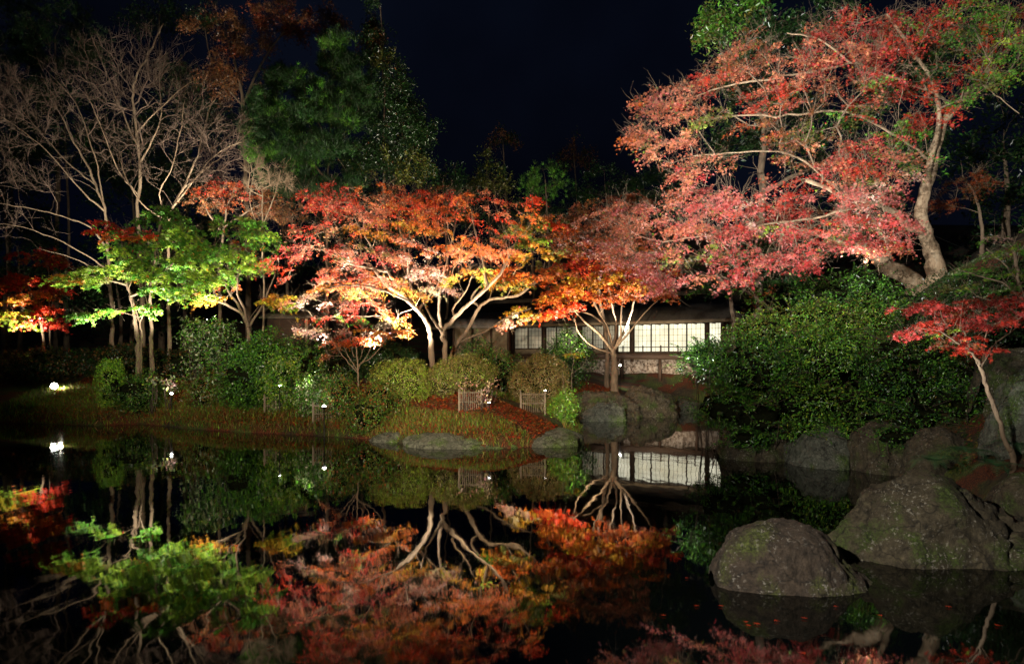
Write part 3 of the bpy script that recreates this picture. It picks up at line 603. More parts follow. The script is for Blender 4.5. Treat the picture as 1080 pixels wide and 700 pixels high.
# ------------------------------------------------------------------ rocks
rock('rock', 'smaller rounded wet rock standing in the pond, with reddish top and mossy rim', [(748, 604), (754, 582), (767, 564), (790, 555), (822, 552), (850, 555), (874, 569), (894, 590), (910, 606), (924, 622)], 6.2, .48, M_ROCK1, 1, .06, group=None, lean=.15, zb=-.25)
rock('rock', 'large mossy boulder in the pond at the lower right', [(864, 575), (874, 554), (894, 541), (922, 524), (942, 505), (966, 496), (992, 499), (1012, 508), (1036, 526), (1062, 540), (1090, 552), (1130, 585), (1160, 640)], 7.1, .62, M_ROCK2, 2, .10, lean=.2, zb=-.22)
rock('rock', 'dark mossy boulder cut by the right edge behind the large boulder', [(1050, 530), (1056, 512), (1070, 500), (1090, 496), (1120, 505), (1150, 545)], 8.2, .7, M_ROCK2, 3, .06)
isl = [('long flat grey stone forming the front edge of the island', [(418, 474), (430, 462), (455, 456), (490, 458), (530, 457), (552, 462), (566, 476)], 16.2, .9),
       ('rounded stone at the right tip of the island', [(528, 478), (545, 463), (568, 455), (592, 452), (608, 457), (618, 470)], 16.5, .9),
       ('pale mossy stone under the tree beside the inlet', [(584, 441), (596, 424), (612, 413), (634, 412), (648, 407), (666, 415), (680, 440)], 24.2, 1.0),
       ('squat brown stone at the water below the pale mossy stone', [(612, 445), (620, 428), (638, 421), (655, 424), (664, 444)], 22.9, .6),
       ('tall dark stone at the right end of the bank before the teahouse', [(640, 440), (650, 420), (668, 404), (684, 407), (702, 408), (716, 424), (722, 438)], 24.9, 1.1),
       ('low flat stone on the waterline left of the island front', [(385, 466), (398, 458), (415, 456), (430, 461), (437, 470)], 17.0, .5),
       ('broken mossy ledge left of the pale stone under the tree', [(560, 442), (572, 430), (590, 425), (606, 428), (616, 442)], 23.4, .7),
       ('low angular stone in the corner of the inlet before the teahouse', [(696, 436), (706, 424), (722, 420), (738, 424), (746, 436)], 26.5, .8)]
for k, (lb, pr, D, dp) in enumerate(isl): rock('rock', lb, pr, D, dp, M_ROCK2 if k in (2, 4, 6) else M_ROCK3, 10+k, .13 if k in (2, 3, 4, 6, 7) else .08, facets=20 if D > 20 else 11, cut=(.7, .93) if D > 20 else (.84, .96), group='stones along the far bank')
rb = [('brown mossy stone at the waterline below the left end of the big shrubs', [(756, 478), (762, 460), (785, 450), (812, 452), (830, 464), (838, 488)], 14.2, .8),
      ('stone with a pale vertical streak below the big shrubs', [(828, 490), (835, 462), (860, 448), (885, 450), (898, 466), (902, 494)], 13.3, .8),
      ('olive stone right of the pale streaked one', [(893, 496), (900, 455), (925, 440), (950, 446), (962, 465), (968, 500)], 12.6, .8),
      ('brown stone beside the ferns', [(955, 502), (962, 462), (985, 450), (1010, 458), (1024, 480), (1030, 512)], 11.6, .7),
      ('grey stone behind the leaning trunk at the right edge', [(1046, 480), (1052, 425), (1072, 402), (1100, 395), (1130, 410), (1140, 490)], 10.2, .8),
      ('pale flat stone above the grey one at the right edge', [(1058, 418), (1066, 392), (1085, 382), (1120, 385), (1135, 420)], 10.9, .7),
      ('dark stone under the small red maple at the right edge', [(1030, 400), (1040, 372), (1065, 358), (1100, 360), (1130, 400)], 11.6, .8)]
for k, (lb, pr, D, dp) in enumerate(rb): rock('rock', lb, pr, D, dp, M_ROCK3 if k in (1, 4, 5) else M_ROCK2, 20+k, .08, group='stones of the right bank', zb=-.4 if k < 4 else .2)

M_TWIG = noisy('brown_twig', [(.11, .072, .05), (.22, .155, .11)], 3, .9, .1)
# ------------------------------------------------------------------ bare trees (upper left)
tree('bare_tree', 'tall bare tree with an upright forked trunk in the middle of the bare group', 27.5,
     [limb(.17, .05, (150, 330, 0), (148, 270, 0), (145, 225, 0), (148, 180, 0), (144, 140, .2), (140, 105, .3), (143, 85, .3), (160, 50, .4), (172, 25, .5), fr=.3),
      limb(.08, .02, (147, 175, 0), (160, 150, -.4), (170, 120, -.6), (167, 80, -.6)),
      limb(.06, .02, (144, 140, 0), (165, 118, -.6), (190, 95, -.9), (205, 85, -1)),
      limb(.07, .02, (145, 150, 0), (125, 110, .5), (105, 60, .8), (95, 35, .8)),
      limb(.05, .02, (146, 205, 0), (125, 180, -.6), (105, 130, -.9), (90, 95, -1))],
     [(150, 75, 60, 50, 0, 1.6, {'red': 1}), (190, 100, 40, 35, -.5, 1.3, {'red': 1}), (100, 80, 45, 45, .3, 1.5, {'red': 1}), (120, 140, 50, 30, 0, 1.3, {'red': 1})],
     per=0, R=.32, seed=11, bf=.5, bark=M_BARKP, twmat=M_TWIG, twigs=4, twl=.5, tipr=.013, group='bare trees at the upper left', dens=.32, twup=.4, lk=.55)
tree('bare_tree', 'bare tree whose low limbs sweep far to the left edge', 26.5,
     [limb(.14, .05, (118, 335, 0), (115, 285, 0), (112, 235, 0), (108, 215, 0), (95, 180, .2), (75, 145, .3), (65, 120, .4), fr=.4),
      limb(.07, .02, (108, 222, 0), (85, 200, -.4), (55, 165, -.8), (20, 135, -1), (-10, 118, -1.2)),
      limb(.08, .02, (113, 262, 0), (95, 240, -.5), (60, 226, -.8), (15, 217, -1), (-30, 212, -1.2)),
      limb(.06, .02, (114, 290, 0), (95, 272, -.6), (55, 250, -1), (5, 236, -1.4), (-30, 240, -1.5)),
      limb(.05, .015, (115, 300, 0), (95, 281, -.7), (70, 270, -1), (40, 262, -1)),
      limb(.06, .02, (109, 215, 0), (100, 165, .3), (80, 110, .6), (45, 70, .8)),
      limb(.06, .02, (100, 190, 0), (70, 170, .3), (30, 125, .6), (0, 85, .8))],
     [(60, 110, 55, 40, .3, 1.6, {'red': 1}), (15, 130, 45, 45, -.5, 1.5, {'red': 1}), (30, 190, 50, 30, -.8, 1.2, {'red': 1}, .8), (20, 235, 45, 18, -1, 1, {'red': 1}, .6), (-10, 90, 40, 40, .4, 1.3, {'red': 1})],
     per=0, R=.32, seed=12, bf=.5, bark=M_BARKP, twmat=M_TWIG, twigs=5, twl=.45, tipr=.012, group='bare trees at the upper left', dens=.32, twup=.3, lk=.55)
tree('bare_tree', 'bare tree with pale limbs fanning up to the right beside the pine', 26,
     [limb(.13, .05, (178, 335, 0), (177, 280, 0), (180, 225, 0), (195, 195, 0), (208, 165, 0), (217, 130, .1), fr=.35),
      limb(.07, .02, (184, 215, 0), (205, 190, -.5), (228, 163, -.8), (255, 150, -1)),
      limb(.07, .02, (217, 130, 0), (222, 112, .2), (235, 95, .3)),
      limb(.06, .02, (180, 232, 0), (168, 205, -.6), (180, 180, -.8), (190, 140, -.8), (195, 105, -.8)),
      limb(.06, .02, (180, 240, 0), (150, 215, -.8), (130, 180, -1.1), (125, 150, -1.1)),
      limb(.05, .02, (190, 200, 0), (215, 180, .5), (240, 160, .8), (262, 140, 1))],
     [(225, 130, 38, 35, 0, 1.4, {'red': 1}), (245, 155, 25, 20, -.8, 1, {'red': 1}, 1.3), (200, 160, 40, 30, -.6, 1.3, {'red': 1}), (140, 175, 30, 25, -1, .9, {'red': 1}), (215, 180, 35, 14, -.5, 1, {'red': 1})],
     per=0, R=.30, seed=13, bf=.5, bark=M_BARKP, twmat=M_TWIG, twigs=5, twl=.42, tipr=.012, group='bare trees at the upper left', dens=.32, twup=.3, lk=.55)
tree('bare_shrub', 'pale leafless twiggy shrub rising above the green maple', 24.5,
     [limb(.05, .02, (278, 300, 0), (277, 240, 0), (276, 200, 0), fr=.3), limb(.03, .01, (277, 240, 0), (290, 205, -.2), (296, 180, -.3)), limb(.03, .01, (277, 250, 0), (264, 215, .2), (268, 178, .2))],
     [(270, 185, 14, 18, 0, .6, {'red': 1}), (294, 190, 14, 16, 0, .5, {'red': 1})], per=0, R=.22, seed=14, bark=M_BARKP, twigs=8, twl=.3, tipr=.010, dens=.6, cat='shrub')

# ------------------------------------------------------------------ green and yellow maples (left)
G1 = {'green': 6, 'lime': 3}; G2 = {'lime': 5, 'green': 3}; G3 = {'olive': 1, 'lime': 4, 'green': 1, 'gold': 1}
tree('maple_tree', 'green maple on two thin trunks spreading to the left', 22.8,
     [limb(.11, .04, (146, 368, 0), (143, 345, 0), (140, 320, 0), (134, 300, 0), (128, 270, .1), (120, 240, .2)),
      limb(.10, .03, (160, 368, .3), (160, 345, .3), (159, 310, .3), (163, 270, .4), (169, 235, .4), (172, 210, .4), g=True),
      limb(.04, .02, (149, 368, -.1), (149, 350, -.1), (143, 325, -.1), (137, 310, 0), g=True),
      limb(.05, .02, (140, 310, 0), (165, 300, -.6), (200, 290, -1)), limb(.05, .02, (133, 300, 0), (110, 295, -.5), (80, 290, -.8)),
      limb(.04, .02, (160, 300, .3), (185, 275, 0), (205, 262, -.3))],
     [(115, 290, 42, 10, -.6, 1.1, G3), (85, 297, 28, 7, -.8, .9, G3), (145, 285, 30, 10, -.3, 1, G1), (155, 250, 35, 12, 0, 1.2, G1), (175, 232, 32, 12, .2, 1.1, {'green': 1}), (195, 245, 25, 10, -.6, .8, G2),
      (200, 297, 30, 9, -.9, 1, G2), (170, 305, 20, 6, -.6, .7, G1), (98, 335, 16, 6, -.9, .6, G2), (120, 329, 10, 4, -.9, .4, G2, .8), (155, 326, 14, 6, -.7, .5, G1), (135, 265, 28, 8, .2, .9, G1),
      (205, 270, 30, 9, -.5, 1, G2), (165, 275, 30, 8, -.2, 1, G1), (130, 245, 25, 5, .4, .8, {'red': 2, 'orange': 2}, .9), (118, 240, 22, 6, -.8, .6, {'scarlet': 2, 'red': 2}), (143, 250, 14, 5, -.9, .4, {'scarlet': 2, 'orange': 2})],
     size=.068, per=34, seed=21, group='green maples at the left', up=.9, flat=.13)
tree('maple_tree', 'green maple with bare fanned stems behind the green shrub', 22.3,
     [limb(.09, .04, (262, 352, 0), (262, 344, 0), (256, 333, 0), (240, 322, 0), (220, 314, -.2)), limb(.07, .03, (261, 346, 0), (250, 320, .3), (240, 305, .4), (236, 290, .4)),
      limb(.06, .02, (262, 346, 0), (257, 325, -.3), (250, 305, -.4), (255, 275, -.3), (262, 255, 0)), limb(.06, .02, (263, 345, 0), (275, 325, .3), (284, 305, .4), (290, 290, .4)),
      limb(.04, .02, (238, 322, 0), (225, 305, .4), (222, 280, .5))],
     [(250, 240, 32, 12, 0, 1.1, {'green': 4, 'olive': 2}), (275, 255, 22, 10, .2, .9, G1), (225, 262, 35, 10, -.4, 1.1, G2), (255, 275, 35, 10, -.3, 1.1, G2), (225, 290, 35, 10, -.6, 1.2, G2), (195, 310, 25, 7, -.9, .8, {'lime': 4, 'green': 2}),
      (272, 283, 20, 8, .3, .9, G1), (215, 312, 22, 6, -.9, .7, {'gold': 1, 'lime': 3}), (285, 315, 22, 8, -.4, .8, {'gold': 2, 'yellow': 2, 'orange': 1}), (250, 258, 20, 5, .3, .8, {'rust': 2, 'orange': 1}, .5), (235, 300, 25, 4, .8, .8, {'orange': 1, 'rust': 1}, .5),
      (300, 318, 18, 7, -.5, .7, {'lime': 2, 'yellow': 2})],
     size=.065, per=32, seed=22, group='green maples at the left', up=.9, flat=.13)
tree('maple_tree', 'small scarlet and yellow maple low at the left edge', 28.5,
     [limb(.08, .03, (45, 385, 0), (46, 360, 0), (42, 335, 0), (36, 315, 0), (30, 300, 0)), limb(.05, .02, (44, 345, 0), (55, 320, .3), (62, 300, .3)), limb(.04, .02, (42, 335, 0), (25, 325, -.3), (8, 320, -.4)),
      limb(.05, .03, (53, 388, 1), (53, 350, 1), (52, 320, 1), g=True)],
     [(35, 300, 28, 9, 0, 1.4, {'scarlet': 4, 'orange': 1}), (15, 297, 22, 7, -.3, 1.1, {'scarlet': 3, 'orange': 1}), (30, 315, 22, 8, -.5, 1, {'orange': 2, 'gold': 2, 'scarlet': 1}), (38, 272, 22, 8, .6, 1.2, {'red': 3, 'rust': 2}), (52, 328, 15, 7, .2, 1, {'scarlet': 3}),
      (22, 337, 28, 7, -.6, 1, {'lime': 3, 'yellow': 2}), (5, 330, 18, 8, -.6, 1, {'lime': 3, 'yellow': 2}), (55, 300, 14, 10, .6, 1, {'red': 2, 'rust': 2}), (50, 340, 16, 5, -.3, .8, {'red': 2, 'scarlet': 1})],
     size=.085, per=38, R=.42, seed=23, up=.6, flat=.15)
tree('maple_tree', 'dull red brown maple half bare above the green maples', 25.5,
     [limb(.09, .04, (232, 330, 0), (232, 280, 0), (236, 240, 0), (240, 215, 0)), limb(.05, .02, (236, 245, 0), (220, 225, -.3), (212, 205, -.3)), limb(.05, .02, (237, 240, 0), (258, 225, 0), (275, 215, 0), (300, 210, 0))],
     [(240, 200, 28, 13, 0, 1.2, {'red': 2, 'rust': 3, 'scarlet': 1}), (225, 215, 25, 12, .3, 1.1, {'brown': 3, 'rust': 1}, .8), (275, 215, 30, 16, .5, 1.2, {'brown': 4, 'rust': 1}, .8), (300, 225, 22, 14, .3, 1, {'brown': 3}, .7)],
     size=.06, per=13, R=.34, seed=24, twigs=5, twl=.4, up=.4)

# ------------------------------------------------------------------ central maples on the island
R1 = {'scarlet': 2, 'red': 3, 'orange': 1}; R2 = {'salmon': 3, 'orange': 2, 'lit_blush': 1}; O1 = {'orange': 3, 'scarlet': 3, 'gold': 1}; O2 = {'orange': 3, 'gold': 3, 'yellow': 1}
tree('maple_tree', 'broad orange red maple on the island whose trunk leans to the left', 20.0,
     [limb(.12, .06, (457, 395, 0), (455, 372, 0), (454, 352, 0), (448, 336, -.1), (438, 325, -.2), (425, 312, -.4), (408, 300, -.6), (395, 285, -.7), fr=.35),
      limb(.06, .02, (440, 326, 0), (452, 312, .4), (462, 300, .5), (464, 285, .5)), limb(.06, .02, (448, 336, 0), (430, 318, -.8), (400, 305, -1.3), (370, 300, -1.6), (340, 305, -1.8)),
      limb(.06, .02, (425, 312, 0), (405, 280, .3), (385, 250, .5), (372, 225, .6)), limb(.05, .02, (430, 318, 0), (432, 290, .3), (425, 255, .5), (420, 225, .5)),
      limb(.05, .02, (400, 292, 0), (370, 278, 0), (345, 265, 0), (320, 260, 0))],
     [(350, 212, 36, 17, .6, 1.3, R1), (372, 226, 30, 14, 0, 1.2, {'salmon': 3, 'rose': 2, 'brown': 1}), (405, 208, 28, 12, .8, 1.3, {'salmon': 2, 'brown': 2, 'orange': 1}), (335, 240, 30, 14, .3, 1.1, {'red': 2, 'brown': 2}, .8),
      (400, 240, 35, 8, -.3, 1, {'gold': 2, 'yellow': 2, 'orange': 2}), (430, 225, 30, 14, .4, 1.3, O1), (345, 268, 40, 12, 0, 1.3, {'salmon': 2, 'red': 2, 'lit_blush': 1}), (305, 282, 28, 13, 0, 1.2, R1), (315, 262, 25, 8, .6, 1, {'red': 1, 'rose': 1}),
      (395, 270, 38, 12, -.3, 1.2, {'salmon': 3, 'rose': 2, 'olive': 1}), (430, 265, 30, 12, -.3, 1.1, {'lit_blush': 2, 'salmon': 3, 'orange': 1}), (370, 292, 45, 9, -.6, 1.2, {'red': 2, 'salmon': 2, 'orange': 1}), (340, 302, 40, 7, -1.1, 1.1, {'gold': 2, 'lit_blush': 1, 'orange': 2}),
      (405, 297, 35, 8, -.6, 1, {'salmon': 3, 'yellow': 1, 'orange': 1}), (450, 290, 30, 10, -.6, 1, {'lit_blush': 3, 'salmon': 2}), (335, 318, 38, 7, -1.4, .9, {'lit_blush': 3, 'pale': 2, 'salmon': 1}), (375, 322, 30, 6, -1.0, .9, {'red': 3, 'rust': 1}),
      (455, 304, 26, 6, -1.2, .8, {'lit_cream': 2, 'lit_blush': 2, 'yellow': 1}), (430, 310, 24, 6, -1.1, .8, {'yellow': 2, 'gold': 2}), (405, 335, 18, 6, -.8, .7, O1), (360, 335, 30, 6, .6, 1, {'green': 2, 'red': 2}, .7), (385, 310, 30, 5, 0, 1, {'yellow': 1, 'lime': 1, 'orange': 1})],
     size=.058, per=36, seed=31, dens=.95, gap=-.62, droop=.32, group='maples on the island', up=.6, flat=.16)
tree('maple_tree', 'orange maple on the island with pale stems fanning up to the right', 20.6,
     [limb(.11, .05, (470, 388, 0), (469, 365, 0), (467, 350, 0), (480, 335, 0), (495, 320, 0), (515, 302, 0), (530, 285, 0), (540, 262, 0), fr=.45), limb(.07, .03, (467, 350, 0), (463, 330, .2), (464, 308, .3), (470, 280, .4), (480, 240, .5)),
      limb(.05, .02, (480, 335, 0), (478, 325, .2), (492, 306, .4), (498, 290, .5)), limb(.05, .02, (515, 302, 0), (508, 270, .4), (500, 240, .6), (498, 220, .6)), limb(.06, .02, (466, 352, 0), (452, 330, -.6), (440, 300, -.8))],
     [(445, 212, 28, 13, .4, 1.2, O1), (475, 222, 30, 16, 0, 1.3, {'orange': 3, 'scarlet': 2, 'salmon': 2}), (515, 218, 28, 13, .2, 1.3, {'scarlet': 2, 'salmon': 2, 'orange': 1}), (520, 240, 32, 14, -.3, 1.2, {'salmon': 3, 'scarlet': 2, 'orange': 1}),
      (450, 245, 30, 14, 0, 1.2, {'orange': 2, 'gold': 1, 'rust': 1}), (487, 255, 30, 10, -.3, 1.1, O2), (470, 270, 30, 11, -.5, 1.1, {'salmon': 2, 'lit_blush': 1, 'orange': 2}), (515, 265, 28, 9, -.2, 1, {'orange': 2, 'salmon': 1}), (495, 290, 28, 7, -.3, 1, {'yellow': 2, 'gold': 2, 'lime': 1}),
      (550, 232, 18, 16, 0, 1, {'orange': 2, 'gold': 1, 'olive': 1}), (480, 205, 20, 8, .8, 1, {'brown': 1, 'red': 1}), (556, 212, 9, 9, .2, .6, {'scarlet': 3})],
     size=.058, per=36, seed=32, dens=.95, gap=-.62, droop=.32, group='maples on the island', up=.6, flat=.16)
tree('maple_tree', 'yellow green and orange maple leaning right in front of the teahouse', 22.5,
     [limb(.11, .05, (474, 385, 0), (480, 365, 0), (495, 345, 0), (505, 325, 0), (520, 315, 0), (545, 312, 0), (565, 298, 0), fr=.5), limb(.06, .02, (505, 326, 0), (498, 312, .3), (520, 290, .3), (545, 270, .3)), limb(.05, .02, (482, 362, 0), (510, 350, .3), (535, 335, .4), (560, 325, .4))],
     [(560, 248, 25, 13, 0, 1.2, {'olive': 2, 'lime': 2, 'gold': 1}), (585, 240, 20, 9, .3, 1, {'scarlet': 1, 'orange': 2, 'olive': 1}), (565, 268, 25, 9, -.3, 1.1, {'gold': 2, 'yellow': 1, 'olive': 2}), (545, 290, 35, 7, 0, 1.1, {'rust': 2, 'orange': 3}), (540, 300, 35, 4, -.4, 1, {'yellow': 1, 'gold': 2, 'olive': 1}),
      (585, 285, 25, 7, .2, 1, {'rust': 2, 'orange': 2, 'gold': 1}), (595, 262, 16, 9, .4, .9, {'brown': 2, 'rust': 1}), (520, 295, 22, 5, .2, .8, {'green': 1, 'olive': 1})],
     size=.062, per=32, seed=33, group='maples on the island', up=.6, flat=.14)
tree('maple_tree', 'low maple with a flat layer of pale pink and orange leaves under the big maples', 18.8,
     [limb(.04, .02, (378, 402, 0), (377, 385, 0), (376, 360, 0), fr=.4)]+[limb(.02, .01, (377, 395-4*i, 0), (377+s_*14, 375, .1*i), (377+s_*26, 356, .1*i-.2), fr=.4) for i, s_ in enumerate((-1.1, -.7, .7, 1.2, .3, -.3))],
     [(345, 350, 30, 5, -.2, .8, {'lit_blush': 3, 'lit_cream': 1, 'pink': 1}), (380, 358, 24, 6, 0, .8, O1), (400, 351, 28, 5, -.1, .8, {'orange': 2, 'gold': 2, 'lit_blush': 2}), (365, 362, 20, 5, .2, .7, {'rust': 2, 'orange': 1}), (325, 347, 14, 3, -.3, .5, {'lit_blush': 2}), (420, 350, 10, 4, -.1, .5, {'gold': 1, 'orange': 1}),
      (352, 372, 14, 7, .3, .5, {'brown': 3}, .5)],
     size=.05, per=30, R=.26, seed=34, up=.8, flat=.13, tipr=.005)
tree('maple_tree', 'orange maple with a short trunk and many fanned stems beside the paper screens', 25.8,
     [limb(.19, .13, (648, 392, 0), (648, 380, 0), (646, 368, 0), fr=.8), limb(.08, .03, (646, 370, 0), (632, 352, -.3), (612, 335, -.5), (600, 318, -.6)), limb(.08, .03, (647, 368, 0), (640, 345, 0), (628, 322, 0), (622, 300, 0)),
      limb(.07, .03, (648, 368, 0), (650, 345, .3), (645, 320, .3), (640, 295, .3)), limb(.09, .03, (648, 370, 0), (660, 345, 0), (668, 322, 0), (672, 295, 0)), limb(.06, .02, (650, 368, 0), (664, 350, -.4), (680, 330, -.6), (695, 315, -.6)),
      limb(.05, .02, (645, 372, 0), (625, 365, -.5), (610, 350, -.8), (606, 335, -.8)), limb(.05, .02, (655, 355, 0), (655, 330, -.5), (660, 305, -.6)), limb(.06, .02, (640, 345, 0), (618, 330, -.3), (585, 328, -1), (560, 332, -1.4))],
     [(628, 298, 35, 9, -.2, 1.5, O2), (600, 305, 35, 10, -.3, 1.4, {'orange': 3, 'gold': 2, 'scarlet': 1}), (580, 315, 24, 8, -.6, 1.1, O2), (650, 285, 38, 11, 0, 1.5, O1), (615, 278, 30, 10, .4, 1.3, R1), (665, 300, 35, 9, 0, 1.4, O2), (690, 288, 25, 10, .2, 1.2, R1),
      (640, 316, 30, 6, -.6, 1.2, {'orange': 2, 'rust': 2}), (595, 326, 26, 6, -1, 1, {'scarlet': 3, 'orange': 1}), (575, 334, 15, 7, -1.3, .7, {'orange': 2, 'scarlet': 2, 'gold': 1}), (550, 331, 16, 7, -1.6, .7, {'lit_cream': 3, 'yellow': 2, 'lit_blush': 2}), (537, 341, 9, 4, -1.7, .5, {'lit_cream': 2, 'lit_blush': 2}),
      (668, 268, 30, 10, .5, 1.3, {'olive': 2, 'orange': 2}), (640, 262, 30, 10, .6, 1.3, {'orange': 2, 'brown': 1}), (685, 312, 22, 6, -.3, 1, {'rust': 2, 'green': 1})],
     size=.072, per=36, R=.40, seed=35, up=.6, flat=.15)
tree('maple_tree', 'salmon brown maple with fine twigs behind the orange maple, left of the big pink maple', 28,
     [limb(.11, .05, (640, 360, 0), (632, 310, 0), (630, 270, 0), (625, 240, 0)), limb(.06, .02, (631, 275, 0), (650, 245, 0), (665, 225, 0)), limb(.06, .02, (631, 270, 0), (610, 245, 0), (595, 225, 0))],
     [(610, 225, 30, 14, 0, 1.6, {'brown': 3, 'salmon': 1}, .8), (640, 235, 38, 16, 0, 1.6, {'salmon': 3, 'brown': 1, 'rust': 1}), (600, 250, 25, 12, 0, 1.5, {'rust': 2, 'brown': 2}), (660, 215, 28, 12, .4, 1.5, {'salmon': 2, 'rust': 1}), (650, 258, 35, 9, -.3, 1.4, {'salmon': 2, 'orange': 1})],
     size=.065, per=22, R=.42, seed=36, twigs=4)

